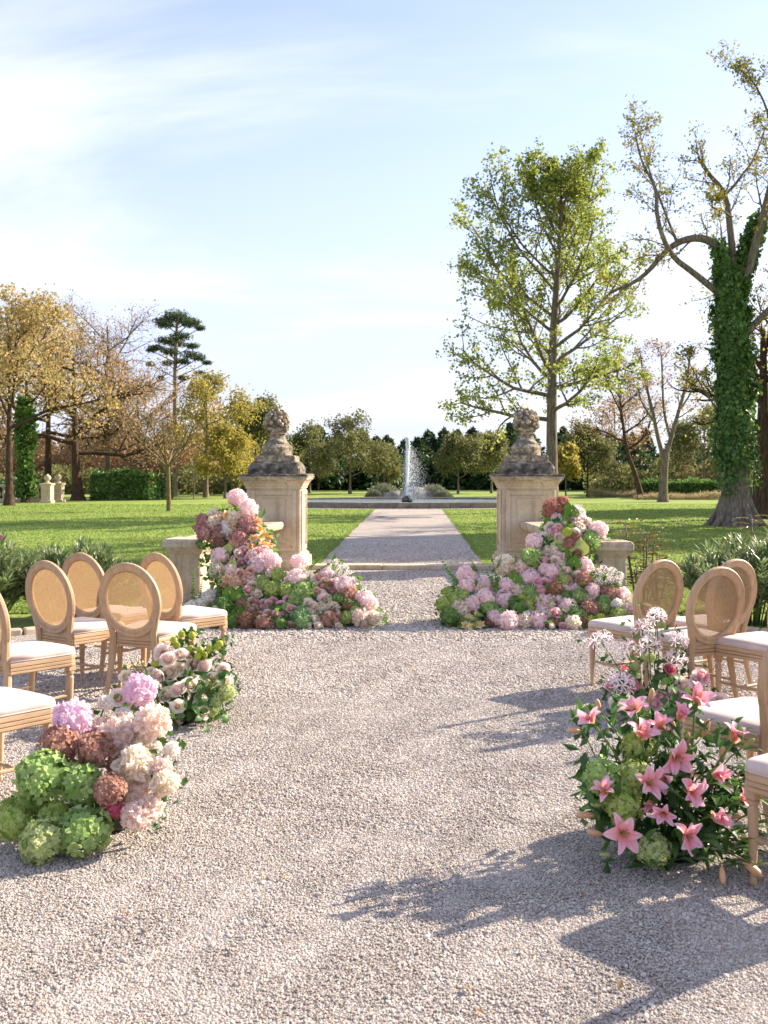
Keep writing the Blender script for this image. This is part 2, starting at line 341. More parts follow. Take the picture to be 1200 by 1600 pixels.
PY0, PY1 = 16.95, 43.7
sheet('path', [(-1.5, PY0-.4), (1.5, PY0-.4), (1.5, PY1), (-1.5, PY1)], 0.008, MAT['gravel'])
POOL = (0.0, 48.2, 7.6, 4.8)
ell = lambda k, n=64: [(POOL[0]+(POOL[2]+k)*math.cos(2*math.pi*i/n), POOL[1]+(POOL[3]+k)*math.sin(2*math.pi*i/n)) for i in range(n)]
sheet('path', ell(.75), 0.012, MAT['gravel'])

# stone sill between the two pillars: five blocks
sill = empty('step', (0, 16.75, 0)); sill['kind'] = 'structure'
xs = [-1.68, -.98, -.3, .42, 1.1, 1.68]
for i in range(5):
    mb = MB(); w = xs[i+1]-xs[i]-.008; box(mb, ((xs[i]+xs[i+1])/2, 0, .035+.003*(i % 2)), (w, .34, .09), 0, .012); obj('step_block', mb.mesh('step_block', MAT['stone_plain']), sill)
# kerb stones round the planting beds
kerb_i = 0
for sx, name, lab in ((-1, 'kerb', 'l'), (1, 'kerb', 'r')):
    k = empty('kerb', (sx*5, EDGE_Y, 0)); k['kind'] = 'structure'
    line = [(14-.9*i, EDGE_Y) for i in range(11)]+bed_r+[(3.0, 12.05)]
    for (x0, y0), (x1, y1) in zip(line[:-1], line[1:]):
        L = math.hypot(x1-x0, y1-y0)
        if L < .05: continue
        mb = MB(); box(mb, (0, 0, .01), (L-.012, .11, .12), 0, .015); o = obj('kerb_stone', mb.mesh('kerb_stone', MAT['stone_plain']), k)
        o.location = (sx*(x0+x1)/2-sx*5, (y0+y1)/2-EDGE_Y, 0); o.rotation_euler.z = math.atan2(y1-y0, sx*(x1-x0))

# loose gravel: one scatter of small stones lying on the ground sheet
def gravel():
    r = np.random.RandomState(4); P = []; S = []
    def zone(y0, y1, dens, s, lim=None):
        n = int((y1-y0)*dens*10); y = y0+(y1-y0)*r.rand(n*2)
        hw = .40*y+1.0 if lim is None else np.full(len(y), lim)
        x = (r.rand(len(y))*2-1)*np.max(hw); keep = np.abs(x) < hw; cnt = int(dens*np.sum(hw*2)/len(y)*(y1-y0))
        x, y = x[keep][:cnt], y[keep][:cnt]; P.append(np.stack([x+CX*.5, y, np.full(len(x), .004)], 1)); S.append(s*(.6+.9*r.rand(len(x))**1.6))
    zone(2.2, 4.5, 22000, .0036); zone(4.5, 7.2, 12500, .0047); zone(7.2, 9.6, 5200, .0070); zone(9.6, 16.4, 1300, .012, 2.7)
    zone(17.0, 24, 800, .013, 1.38)
    y = r.rand(1800)*7+2.3; P.append(np.stack([(r.rand(1800)*2-1)*(.4*y+.8), y, np.full(1800, .006)], 1)); S.append(.007+.005*r.rand(1800)**2)
    P = np.concatenate(P); S = np.concatenate(S); hgt = np.zeros(len(P))
    for k in range(14):                                                   # scuffed, raked unevenness of the bed
        a = r.rand()*6.28; f = 6.28/(.14+.9*r.rand()); hgt += np.sin((P[:, 0]*math.cos(a)+P[:, 1]*math.sin(a))*f+r.rand()*6.28+1.5*np.sin(P[:, 0]*2.1+k))*(.35+2.2/f)
    P[:, 2] += np.clip(.0010*hgt+.002, 0, .011); S *= np.clip(1-.03*hgt, .8, 1.2); me = bpy.data.meshes.new('gravel'); me.vertices.add(len(P)); me.vertices.foreach_set('co', P.ravel())
    a = me.attributes.new('size', 'FLOAT', 'POINT'); a.data.foreach_set('value', S.astype(np.float32)); me.materials.append(MAT['pebble'])
    o = obj('gravel', me); tag(o, 'loose pale gravel covering the forecourt', None, None, 'stuff')
    g = bpy.data.node_groups.new('scatter_gravel', 'GeometryNodeTree'); g.interface.new_socket('Geometry', in_out='INPUT', socket_type='NodeSocketGeometry'); g.interface.new_socket('Geometry', in_out='OUTPUT', socket_type='NodeSocketGeometry')
    N = g.nodes; L = g.links; gi = N.new('NodeGroupInput'); go = N.new('NodeGroupOutput')
    ic = N.new('GeometryNodeMeshIcoSphere'); ic.inputs['Radius'].default_value = 1; ic.inputs['Subdivisions'].default_value = 2
    sp = N.new('GeometryNodeSetPosition'); nz = N.new('ShaderNodeTexNoise'); nz.inputs['Scale'].default_value = .9; L.new(ic.outputs[0], sp.inputs['Geometry'])
    vm = N.new('ShaderNodeVectorMath'); vm.operation = 'SUBTRACT'; vm.inputs[1].default_value = (.5, .5, .5); L.new(nz.outputs['Color'], vm.inputs[0])
    vs = N.new('ShaderNodeVectorMath'); vs.operation = 'SCALE'; vs.inputs['Scale'].default_value = 1.1; L.new(vm.outputs[0], vs.inputs[0]); L.new(vs.outputs[0], sp.inputs['Offset'])
    sm = N.new('GeometryNodeSetMaterial'); sm.inputs['Material'].default_value = MAT['pebble']; L.new(sp.outputs[0], sm.inputs['Geometry'])
    ip = N.new('GeometryNodeInstanceOnPoints'); L.new(gi.outputs[0], ip.inputs['Points']); L.new(sm.outputs[0], ip.inputs['Instance'])
    rv = N.new('FunctionNodeRandomValue'); rv.data_type = 'FLOAT_VECTOR'; rv.inputs[0].default_value = (-.5, -.5, 0); rv.inputs[1].default_value = (.5, .5, 6.28); L.new(rv.outputs[0], ip.inputs['Rotation'])
    na = N.new('GeometryNodeInputNamedAttribute'); na.data_type = 'FLOAT'; na.inputs['Name'].default_value = 'size'
    rs = N.new('FunctionNodeRandomValue'); rs.data_type = 'FLOAT_VECTOR'; rs.inputs[0].default_value = (.8, .6, .45); rs.inputs[1].default_value = (1.4, 1.0, .8); rs.inputs['Seed'].default_value = 3
    sc = N.new('ShaderNodeVectorMath'); sc.operation = 'SCALE'; L.new(rs.outputs[0], sc.inputs[0]); L.new(na.outputs[0], sc.inputs['Scale']); L.new(sc.outputs[0], ip.inputs['Scale'])
    L.new(ip.outputs[0], go.inputs[0]); md = o.modifiers.new('scatter', 'NODES'); md.node_group = g
gravel()

def kites(c, n, t, L, W, fold=0.0):
    """one kite-shaped leaf per row: centre c, normal n, long axis t"""
    b = np.cross(n, t); L = np.asarray(L).reshape(-1, 1); W = np.asarray(W).reshape(-1, 1)
    V = np.stack([c-t*L*.5, c+b*W*.5-t*L*.05+n*fold*W, c+t*L*.5, c-b*W*.5-t*L*.05+n*fold*W], 1).reshape(-1, 3)
    return V, np.arange(len(c)*4).reshape(-1, 4)
def unit(a): return a/(np.linalg.norm(a, axis=1)[:, None]+1e-9)
def rand_leaves(mb, c, L, W, r, up=.0, mi=0, hang=0.0):
    n = unit(r.normal(size=(len(c), 3))+np.array([0, 0, up])); t = r.normal(size=(len(c), 3))+np.array([0, 0, -hang]); t = unit(t-n*np.sum(n*t, 1)[:, None])
    k = .65+.7*r.rand(len(c)); V, Q = kites(c, n, t, L*k, W*k, .15); mb.add(V, Q, mi)

def grass():
    r = np.random.RandomState(9); mb = MB(); out = []
    y = 11.5+38*r.rand(200000)**1.5; x = (r.rand(len(y))*2-1)*(.42*y+1)
    ok = (np.abs(x) > 1.48+.02*r.rand(len(y))) & ~((np.abs(x) < 3.2) & (y < 17)) & ((((x-POOL[0])/(POOL[2]+.75))**2+((y-POOL[1])/(POOL[3]+.75))**2) > 1)
    x, y = x[ok], y[ok]
    # denser fringe along the path edges
    ye = PY0+(PY1-PY0)*r.rand(16000)**1.3; sd = np.where(r.rand(16000) < .5, -1, 1); xe = sd*(1.44+.02+.014*np.sin(ye*1.7+sd)+.012*np.sin(ye*4.3+2*sd)+.012*np.sin(ye*11)+.07*r.rand(16000)); x = np.concatenate([x, xe]); y = np.concatenate([y, ye])
    h = .02+.024*r.rand(len(x)); w = .008+.00045*y; a = r.rand(len(x))*6.28; l = r.normal(size=(len(x), 2))*.02; z = np.zeros(len(x))
    V = np.stack([np.stack([x-np.cos(a)*w, y-np.sin(a)*w, z], 1), np.stack([x+np.cos(a)*w, y+np.sin(a)*w, z], 1), np.stack([x+l[:, 0], y+l[:, 1], h], 1)], 1).reshape(-1, 3)
    mb.add(V, np.arange(len(V)).reshape(-1, 3)); tag(obj('grass', mb.mesh('grass', MAT['blade'])), 'short mown green grass of the lawn', None, None, 'stuff')
grass()
def litter():
    r = np.random.RandomState(31); mb = MB(); n = 1500; y = 12+30*r.rand(n)**1.3; x = np.where(r.rand(n) < .72, 1.6+r.rand(n)*(.42*y), -1.6-r.rand(n)*(.42*y)); ok = ~((np.abs(x) < 3.2) & (y < 17)); c = np.stack([x, y, np.full(n, .035)], 1)[ok]
    m = 90; yg = 3+13*r.rand(m); c = np.concatenate([c, np.stack([(r.rand(m)*2-1)*np.minimum(.38*yg, 2.6), yg, np.full(m, .02)], 1)])
    nn = unit(r.normal(size=c.shape)*.35+np.array([0, 0, 1.])); t = r.normal(size=c.shape); t = unit(t-nn*np.sum(nn*t, 1)[:, None]); big = np.where(np.arange(len(c)) >= len(c)-m, .5, 1.0); V, Q = kites(c, nn, t, (.05+.05*r.rand(len(c)))*big, (.035+.03*r.rand(len(c)))*big, .2); mb.add(V, Q)
    tag(obj('fallen_leaves', mb.mesh('fallen_leaves', MAT['brown'])), 'scattered dry fallen leaves on lawn and gravel', None, None, 'stuff')
litter()

# ------------------------------------------------------------------ gate pillars with fruit-basket finials
def make_pillar(seed):
    root = empty('stone_pillar', (0, 0, 0)); S = MAT['stone_pillar']; h = .445
    def part(name, prof, ch, parent=root, mat=S):
        mb = MB(); sqloft(mb, prof, (0, 0, 0), ch); return obj(name, mb.mesh(name, mat), parent)
    part('base', [(h+.09, 0), (h+.09, .17), (h+.08, .19), (h+.05, .20), (h+.05, .235), (h+.012, .27), (h+.004, .29)], .012)
    sh = part('shaft', [(h, .28), (h, 1.36)], .015)
    for a in range(4):                                                   # raised frame of the sunk panel on each face: four bars and an inner field
        m = MB()
        for cx, cz, sx, sz in ((-.345, .82, .075, 1.02), (.345, .82, .075, 1.02), (0, 1.285, .615, .07), (0, .35, .615, .07)):
            box(m, (cx, -h-.011, cz), (sx, .026, sz), 0, .006)
        m.V = [rotz(np.concatenate(m.V), a*math.pi/2)]; obj('panel_frame', m.mesh('panel_frame', S), sh)
        m = MB(); box(m, (0, -h-.004, .82), (.40, .02, .74), 0, .007)
        m.V = [rotz(np.concatenate(m.V), a*math.pi/2)]; obj('panel', m.mesh('panel', S), sh)
    part('cornice', [(h-.005, 1.34), (h+.02, 1.36), (h+.022, 1.385), (h+.035, 1.40), (h+.05, 1.44), (h+.085, 1.485), (h+.115, 1.51), (h+.115, 1.535), (h+.13, 1.54), (h+.13, 1.562)], .008)
    part('cornice_lip', [(h+.134, 1.5605), (h+.134, 1.588), (h+.11, 1.603)], .008, root, MAT['lichen'])
    part('cap_block', [(.43, 1.595), (.44, 1.61), (.44, 1.70), (.425, 1.735), (.385, 1.79), (.36, 1.81)], .03, root, MAT['lichen'])
    part('cap_slab', [(.335, 1.805), (.34, 1.815), (.34, 1.895), (.325, 1.91)], .012)
    mb = MB(); lathe(mb, [(.25, 1.905), (.255, 1.92), (.255, 2.02), (.265, 2.03), (.265, 2.055), (.24, 2.085), (.2, 2.11)], 28); obj('drum', mb.mesh('drum', S, False), root)
    fin = MB(); lathe(fin, [(.205, 2.10), (.2, 2.125), (.165, 2.16), (.135, 2.21), (.125, 2.26), (.135, 2.275), (.155, 2.28), (.155, 2.295), (.13, 2.305), (.15, 2.335), (.19, 2.39)], 24)
    f = obj('finial', fin.mesh('finial', S, True), root)
    r = np.random.RandomState(seed); mb = MB(); V, Q = ICO3; mb.add(lump(V, .05, 5, seed)*np.array([.172, .172, .192])+np.array([0, 0, 2.475]), Q)
    n = 74
    for i in range(n):                                                   # carved fruit and flowers, each a knob of its own size
        z = 1-2*(i+.5)/n; a = i*2.39996+r.rand()*.3; q = math.sqrt(1-z*z); d = np.array([q*math.cos(a), q*math.sin(a), z])
        if z < -.72: continue
        V, Q = ICO1 if r.rand() < .35 else ICO2; s = .030+.030*r.rand(); mb.add(lump(V, .2, 4, seed+i)*s*np.array([1, 1, .8+.4*r.rand()])+d*np.array([.19, .19, .215])*(.95+.07*r.rand())+np.array([0, 0, 2.48]), Q)
    obj('fruit', mb.mesh('fruit', S, True), f)
    return root
PIL_Y = 17.0
p = make_pillar(3); p.location = (wx(430, 16.6)-.02, PIL_Y, 0); tag(p, 'weathered stone pillar with carved fruit finial beside the rose-covered left balustrade', 'pillar', 'pair of gate pillars')
p['label'] = 'weathered stone gate pillar with carved finial, nearer the pine tree'
p2 = make_pillar(11); p2.location = (wx(826, 16.6), PIL_Y, 0); tag(p2, 'weathered stone gate pillar with carved finial, standing before the tall ginkgo trunk', 'pillar', 'pair of gate pillars')

# ------------------------------------------------------------------ balustrades running from each pillar towards the viewer
def balustrade(A, B, label):
    A = Vector(A); B = Vector(B); d = (B-A).normalized(); L = (B-A).length; ang = math.atan2(d.y, d.x)
    root = empty('balustrade', A, ang); S = MAT['stone_rail']
    mb = MB(); box(mb, (L/2, 0, .09), (L, .36, .18), 0, .015); obj('plinth', mb.mesh('plinth', S), root)
    mb = MB(); n = 2; V = []
    prof = [(-.20, .70), (.20, .70), (.215, .74), (.215, .79), (.19, .815), (-.19, .815), (-.215, .79), (-.215, .74)]
    m0 = []
    for x in (0.02, L-.1):
        for y, z in prof: V.append([x, y, z])
    k = len(prof); Q = [[i, (i+1) % k, (i+1) % k+k, i+k] for i in range(k)]; mb.add(V, Q); mb.F.append((np.array([list(range(k))[::-1]]), 0)); mb.F.append((np.array([list(range(k, 2*k))]), 0))
    obj('handrail', mb.mesh('handrail', S), root)
    bal = MB(); sqloft(bal, [(.075, .175), (.075, .22)], (0, 0, 0), .006)
    lathe(bal, [(.05, .22), (.062, .235), (.062, .25), (.045, .265), (.058, .30), (.082, .36), (.078, .42), (.052, .50), (.04, .56), (.045, .60), (.06, .615), (.06, .635), (.05, .645)], 14)
    sqloft(bal, [(.07, .645), (.07, .705)], (0, 0, 0), .006); bme = bal.mesh('baluster', S, False); x = .28
    while x < L-.55: obj('baluster', bme, root, (x, 0, 0)); x += .26
    post = MB(); sqloft(post, [(.25, 0), (.25, .12), (.235, .135), (.2, .15), (.19, .18), (.19, .64), (.205, .66), (.22, .68), (.245, .72), (.262, .735), (.262, .80), (.24, .83)], (L, 0, 0), .012)
    obj('end_post', post.mesh('end_post', S), root)
    tag(root, label, 'balustrade', 'balustrades beside the gate pillars')
xl = wx(430, 16.6)-.02
balustrade((xl-.02, 16.55, 0), (-2.52, 12.2, 0), 'stone balustrade behind the flower display with yellow narcissus and mauve hydrangeas')
xr = wx(826, 16.6)
balustrade((xr+.06, 16.55, 0), (2.50, 11.75, 0), 'stone balustrade behind the flower display topped with green anthurium leaves')

# ------------------------------------------------------------------ fountain
ft = empty('fountain', (POOL[0], POOL[1], 0)); tag(ft, 'round stone-rimmed fountain pool with a tall water jet at the path end', 'fountain')
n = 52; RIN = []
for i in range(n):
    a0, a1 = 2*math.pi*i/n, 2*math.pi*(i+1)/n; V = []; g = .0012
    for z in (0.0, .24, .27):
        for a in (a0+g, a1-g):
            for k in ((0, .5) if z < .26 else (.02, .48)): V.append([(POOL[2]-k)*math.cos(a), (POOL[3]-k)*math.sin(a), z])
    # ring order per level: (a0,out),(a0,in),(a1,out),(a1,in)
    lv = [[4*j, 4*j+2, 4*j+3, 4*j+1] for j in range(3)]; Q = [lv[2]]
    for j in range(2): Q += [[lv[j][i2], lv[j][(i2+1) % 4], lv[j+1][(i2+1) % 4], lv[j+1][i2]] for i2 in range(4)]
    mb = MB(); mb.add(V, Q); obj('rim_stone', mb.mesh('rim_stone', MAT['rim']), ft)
mb = MB(); k = 64; mb.add([[(POOL[2]-.45)*math.cos(2*math.pi*i/k), (POOL[3]-.45)*math.sin(2*math.pi*i/k), .17] for i in range(k)], [list(range(k))]); obj('water', mb.mesh('water', MAT['water']), ft)
nx = wx(636, 46.5); mb = MB(); V, Q = ICO3; mb.add(V*.26+np.array([nx, 46.5-POOL[1], .26]), Q); ball = obj('nozzle_ball', mb.mesh('nozzle_ball', MAT['black'], True), ft)
tw = NT('white_water'); tw.color((.92, .95, .97, 1)); tw.setp(.25, .5); trw = tw.new('BsdfTranslucent'); trw.inputs[0].default_value = (.95, .97, 1, 1); mxw = tw.new('MixShader'); mxw.inputs[0].default_value = .5
tw.l.new(tw.b.outputs[0], mxw.inputs[1]); tw.l.new(trw.outputs[0], mxw.inputs[2]); tw.l.new(mxw.outputs[0], tw.out.inputs[0])
r = np.random.RandomState(2); mb = MB(); OV = np.array([[1, 0, 0], [-1, 0, 0], [0, 1, 0], [0, -1, 0], [0, 0, 1], [0, 0, -1]], float); OF = np.array([[0, 2, 4], [2, 1, 4], [1, 3, 4], [3, 0, 4], [2, 0, 5], [1, 2, 5], [3, 1, 5], [0, 3, 5]])
def drops(P, S):
    V = (OV[None]*S[:, None, :]+P[:, None, :]).reshape(-1, 3); Q = (OF[None]+6*np.arange(len(P))[:, None, None]).reshape(-1, 3); mb.add(V, Q)
m = 3600; h = r.rand(m)**.85*2.75; sp = .018+.010*h; P = np.stack([nx+r.normal(size=m)*sp*.8+.015*h, 46.5-POOL[1]+r.normal(size=m)*sp*.8, .5+h], 1); drops(P, (.012+.02*r.rand(m))[:, None]*np.array([1, 1, 2.2]))
jet = obj('water_jet', mb.mesh('water_jet', tw.m), ball); jet['kind'] = 'stuff'
mb = MB(); m = 9000; h = 2.7*(1-r.rand(m)**.7*.98); fall = (2.75-h); P = np.stack([nx+np.abs(r.normal(size=m))*.30*np.sqrt(fall)*np.where(r.rand(m) < .8, 1, -.4)+.04, 46.5-POOL[1]+r.normal(size=m)*.2*np.sqrt(fall), .22+h], 1); drops(P, (.0025+.005*r.rand(m)**2)[:, None]*np.array([1, 1, 1.8]))
spray = obj('spray', mb.mesh('spray', tw.m), ball); spray['kind'] = 'stuff'
# planting and rocks at the far side of the pool
def mound(u, v, Y, sx, sz, mat, name, label, cat, group, seed, leaves=2600, L=.16):
    r = np.random.RandomState(seed); X = wx(u, Y); root = empty(name, (X, Y, 0)); mb = MB(); d = unit(r.normal(size=(leaves, 3))); d[:, 2] = np.abs(d[:, 2])
    c = d*np.array([sx, sx*.8, sz])*(.75+.3*r.rand(leaves))[:, None]; t = unit(d+r.normal(size=d.shape)*.35); nrm = unit(np.cross(t, r.normal(size=d.shape))); V, Q = kites(c, nrm, t, L*(.6+.8*r.rand(leaves)), .03+.03*r.rand(leaves)); mb.add(V, Q)
    obj('foliage', mb.mesh('foliage', mat), root)['kind'] = 'stuff'
    mb = MB(); V, Q = ICO2; W = lump(V, .06, 4, seed)*np.array([sx*.72, sx*.56, sz*.72]); W[:, 2] = np.abs(W[:, 2]); mb.add(W, Q); obj('dark_core', mb.mesh('dark_core', MAT['bark_dark']), root)  # solid dark dome filling the bush inside its leaves
    tag(root, label, cat, group)
mound(600, 770, 54.5, 1.0, .95, MAT['lavender'], 'lavender_bush', 'pale rounded lavender bush behind the pool, nearer the bushy grey-green tree', 'bush', 'bushes behind the pool', 1)
mound(585, 775, 53.8, .55, .6, MAT['lavender'], 'lavender_bush', 'small grey lavender bush at the pool edge, leftmost of the four', 'bush', 'bushes behind the pool', 2)
mound(676, 770, 54.6, 1.0, .9, MAT['lavender'], 'lavender_bush', 'pale rounded lavender bush behind the pool, just beyond the falling spray', 'bush', 'bushes behind the pool', 3)
mound(690, 775, 53.8, .65, .55, MAT['lavender'], 'lavender_bush', 'small grey lavender bush at the pool edge, rightmost of the four', 'bush', 'bushes behind the pool', 4)
for i, (u, sx, sz, lab) in enumerate(((616, .8, .5, 'low grey rock behind the pool, left of the water jet'), (650, .9, .75, 'tall pale grey rock directly behind the falling spray'), (663, .7, .6, 'grey rock behind the pool, right of the tallest rock'))):
    mb = MB(); V, Q = ICO3; W = lump(V, .14, 2.5, 20+i)*np.array([sx, .6, sz]); mb.add(W, Q); o = obj('rock', mb.mesh('rock', MAT['rock'])); o.location = (wx(u, 54), 54.0+.2*i, .12); tag(o, lab, 'rock', 'rocks behind the pool')

# ------------------------------------------------------------------ trees
ZUP = Vector((0, 0, 1))
class Tree:
    def __init__(s, seed): s.r = random.Random(seed); s.br = []; s.tips = []
    def rv(s): return Vector((s.r.gauss(0, 1), s.r.gauss(0, 1), s.r.gauss(0, 1)))
    def limb(s, pts, r0, r1, sides=10, flare=0):
        P = [Vector(p) for p in pts]
        # smooth the polyline
        for _ in range(2):
            Q = [P[0]]
            for a, b in zip(P[:-1], P[1:]): Q += [a.lerp(b, .25), a.lerp(b, .75)]
            P = Q+[P[-1]]
        n = len(P); rad = [r0+(r1-r0)*i/(n-1) for i in range(n)]
        s.br.append((P, rad, sides)); return P, rad
    def grow(s, p, d, L, r, lev, P):
        n = P['seg'][lev]; pts = [p.copy()]; d = d.normalized()
        for i in range(n):
            d = (d+s.rv()*P['gnarl']*(1+.4*lev)+ZUP*P['up'][lev]/n).normalized(); p = p+d*(L/n); pts.append(p.copy())
        r1 = max(r*.35, .004); s.br.append((pts, [r+(r1-r)*i/n for i in range(n+1)], (9, 6, 5, 3, 3)[min(4, lev+P.get('l0', 1))]))
        if lev < P['lev']-1: s.spawn(pts, r, r1, L, lev, P)
        if lev >= P['leaf']: s.tips += pts[1:]
    def spawn(s, pts, r0, r1, L, lev, P, n=None, t0=None):
        n = n or P['n'][lev]; t0 = P['t0'][lev] if t0 is None else t0; az = s.r.random()*6.28; k = len(pts)-1
        for i in range(n):
            t = t0+(1-t0)*(i+.2+.6*s.r.random())/n; f = min(t*k, k-1e-4); j = int(f); q = pts[j].lerp(pts[j+1], f-j); dd = (pts[j+1]-pts[j]).normalized()
            az += 2.4+s.r.gauss(0, .5); perp = dd.orthogonal().normalized(); perp.rotate(Quaternion(dd, az))
            a = math.radians(P['ang'][lev]*(.7+.6*s.r.random())); cd = dd*math.cos(a)+perp*math.sin(a)
            s.grow(q, cd, L*P['ratio'][lev]*(1.2-.6*t)*(.7+.6*s.r.random()), max(.006, (r0+(r1-r0)*t)*.6), lev+1, P)
    def wood(s, name, mat, parent):
        mb = MB()
        for pts, rad, n in s.br: tube(mb, pts, rad, n, 0, False)
        return obj(name, mb.mesh(name, mat, True), parent)
    def leaves(s, name, mat, parent, per, spread, L, W, seed, up=.2, hang=0, filt=None, keep=1.0):
        r = np.random.RandomState(seed); T = np.array([t[:] for t in s.tips])
        if filt is not None: T = T[filt(T)]
        if keep < 1: T = T[r.rand(len(T)) < keep]
        c = np.repeat(T, per, 0)+r.normal(size=(len(T)*per, 3))*spread; mb = MB(); rand_leaves(mb, c, L, W, r, up, 0, hang); o = obj(name, mb.mesh(name, mat), parent); return o
def tree_root(name, u, Y, label, group=None, cat='tree'):
    o = empty(name, (wx(u, Y), Y, 0)); tag(o, label, cat, group); return o

# ginkgo behind the right pillar
R = tree_root('ginkgo_tree', 862, 40, 'tall straight-trunked green ginkgo tree rising behind a stone gate pillar')
T = Tree(5); Ht = 13.2
tp, tr = T.limb([(0, 0, 0), (.02, 0, 1.0), (.0, .05, 4), (.05, 0, 7), (.2, 0, 9.2), (.35, .05, 11.2), (.4, 0, 13.1)], .30, .025, 14)
T.br[-1] = (tp, [x*(1+.5*math.exp(-p.z*2.5)) for p, x in zip(tp, tr)], 14)
PG = dict(seg=[7, 5, 3], gnarl=.10, up=[.55, .35, .1], lev=3, leaf=1, n=[10, 4, 0], t0=[.2, .25, 0], ang=[46, 48, 0], ratio=[.40, .42, 0], l0=1)
rr = random.Random(8); az = .4
def at_z(P, z):
    for a, b in zip(P[:-1], P[1:]):
        if b.z >= z: return a.lerp(b, (z-a.z)/(b.z-a.z+1e-6))
    return P[-1]
nl = 30
for i in range(nl):
    z = 3.7+(12.9-3.7)*(i/(nl-1))**1.0; az += 2.39996+rr.gauss(0, .25); t = (z-3.7)/9.2
    L = (4.4+5.0*t-8.3*t**2)*(.72+.45*rr.random())*(1.12 if math.cos(az) < 0 else .92); th = math.radians(72-36*t+rr.gauss(0, 7)); d = Vector((math.sin(th)*math.cos(az), math.sin(th)*math.sin(az), math.cos(th)))
    T.grow(at_z(tp, z), d, L, .085*(1-.7*t)+.012, 0, PG)
T.wood('trunk', MAT['bark'], R); T.leaves('crown', MAT['ginkgo'], R, 8, .11, .12, .10, 1, .2, keep=.78)

# ivy-clad tree
R = tree_root('ivy_clad_tree', 1150, 30, 'massive tree with trunk wrapped in dark green ivy and sparse bare upper limbs')
T = Tree(21); sc = 30/F
def L2(u, v, y=0): return ((u-1150)*sc, y, (822-v)*sc)
tp, tr = T.limb([L2(1150, 830), L2(1150, 800), L2(1149, 720), L2(1147, 600), L2(1143, 500), L2(1140, 430)], .42, .36, 20)
T.br[-1] = (tp, [x*(1+.75*math.exp(-p.z*2.2)) for p, x in zip(tp, tr)], 20)
for k in range(9):                                                        # root buttresses
    a = k*.698+.2*T.r.random(); T.limb([(math.cos(a)*.33, math.sin(a)*.33, .8), (math.cos(a)*.55, math.sin(a)*.55, .3), (math.cos(a)*.9, math.sin(a)*.9, -.05)], .16, .07, 8)
PI_ = dict(seg=[6, 5, 4], gnarl=.13, up=[.35, .2, .1], lev=3, leaf=1, n=[10, 6, 0], t0=[.2, .15, 0], ang=[42, 48, 0], ratio=[.5, .5, 0], l0=1)
def lim(pts, r0, r1, n=7, Lc=2.2):
    P_, R_ = T.limb(pts, r0*.68, r1*.6, 9); T.spawn(P_, r0*.3, r1*.6, Lc*1.15, 0, PI_, n+3, .3); return P_
big1 = lim([L2(1136, 440), L2(1128, 385, .1), L2(1095, 366, .2), L2(1050, 380, .3), L2(1010, 432, .5), L2(960, 450, .8)], .26, .05, 6, 2.0)
lim([L2(1125, 460), L2(1080, 430, -.3), L2(1040, 405, -.5), L2(1018, 350, -.6), L2(1020, 300, -.5), L2(995, 265, -.6), L2(985, 215, -.6)], .17, .02, 10, 2.2)
lim([L2(1060, 376, .2), L2(1040, 330, .1), L2(1015, 260, .2), L2(1000, 190, .3)], .07, .02, 8, 1.8)
lim([L2(1148, 440), L2(1146, 350, .3), L2(1140, 295, .4), L2(1112, 265, .4), L2(1095, 240, .3)], .19, .06, 5, 2.2)
lim([L2(1140, 297, .4), L2(1155, 285, .6), L2(1172, 262, .7), L2(1195, 235, .9), L2(1215, 180, 1.0)], .09, .02, 9, 2.2)
lim([L2(1146, 335, .3), L2(1125, 330, -.2), L2(1105, 333, -.5), L2(1100, 325, -.8)], .06, .03, 3, 1.0)
lim([L2(1150, 470), L2(1168, 420, -.2), L2(1185, 340, -.5), L2(1205, 250, -.6), L2(1220, 170, -.8), L2(1225, 110, -.9)], .26, .04, 14, 2.6)
lim([L2(1200, 260, -.6), L2(1180, 200, -1.2), L2(1150, 160, -1.6), L2(1120, 150, -2.0)], .07, .015, 9, 1.8)
lim([L2(1165, 520), L2(1200, 490, .4), L2(1250, 440, .8), L2(1300, 360, 1.0)], .2, .04, 9, 2.6)
lim([L2(1155, 500), L2(1160, 470, 1.5), L2(1180, 400, 3.0), L2(1190, 300, 4.0)], .18, .03, 9, 2.6)
lim([L2(1120, 640), L2(1090, 600, -.2), L2(1070, 560, -.2)], .05, .015, 4, 1.2)
T.wood('trunk', MAT['bark'], R); T.leaves('crown', MAT['spring'], R, 3, .07, .10, .055, 2, .1, keep=.8)
r = np.random.RandomState(5); n = 15000; a = r.rand(n)*6.283; z = .9+(6.9+.7*np.sin(a*2+.6)+.35*np.sin(a*5))*r.rand(n)**.95
rad = np.interp(z, [1.2, 1.8, 3, 6, 8.5], [.44, .50, .45, .38, .27])+.10*np.sin(a*3+z*2.1)+.08*np.sin(a*5-z*3.7)+.06*np.sin(a*2+z*5.3)+.09*np.abs(r.normal(size=n))-.02; rad = np.maximum(rad, .47-.014*z+.07*r.rand(n)); keep = r.rand(n) < np.clip((z-1.0-.55*np.sin(a*2.5+1))/1.3, .04, 1)
cx = np.interp(z, [0, 4.4, 7.7, 8.5], [0, -.06, -.2, -.2]); c = np.stack([cx+rad*np.cos(a), rad*np.sin(a), z], 1)[keep]; out = np.stack([np.cos(a), np.sin(a), np.full(n, .35)], 1)[keep]
nn = unit(out+r.normal(size=out.shape)*.45); t = np.array([[0, 0, -1.]])+r.normal(size=out.shape)*.5; t = unit(t-nn*np.sum(nn*t, 1)[:, None]); sz = .06+.13*r.rand(len(c))**1.5; V, Q = kites(c, nn, t, sz, sz*.85, .1); mb = MB(); mb.add(V, Q)
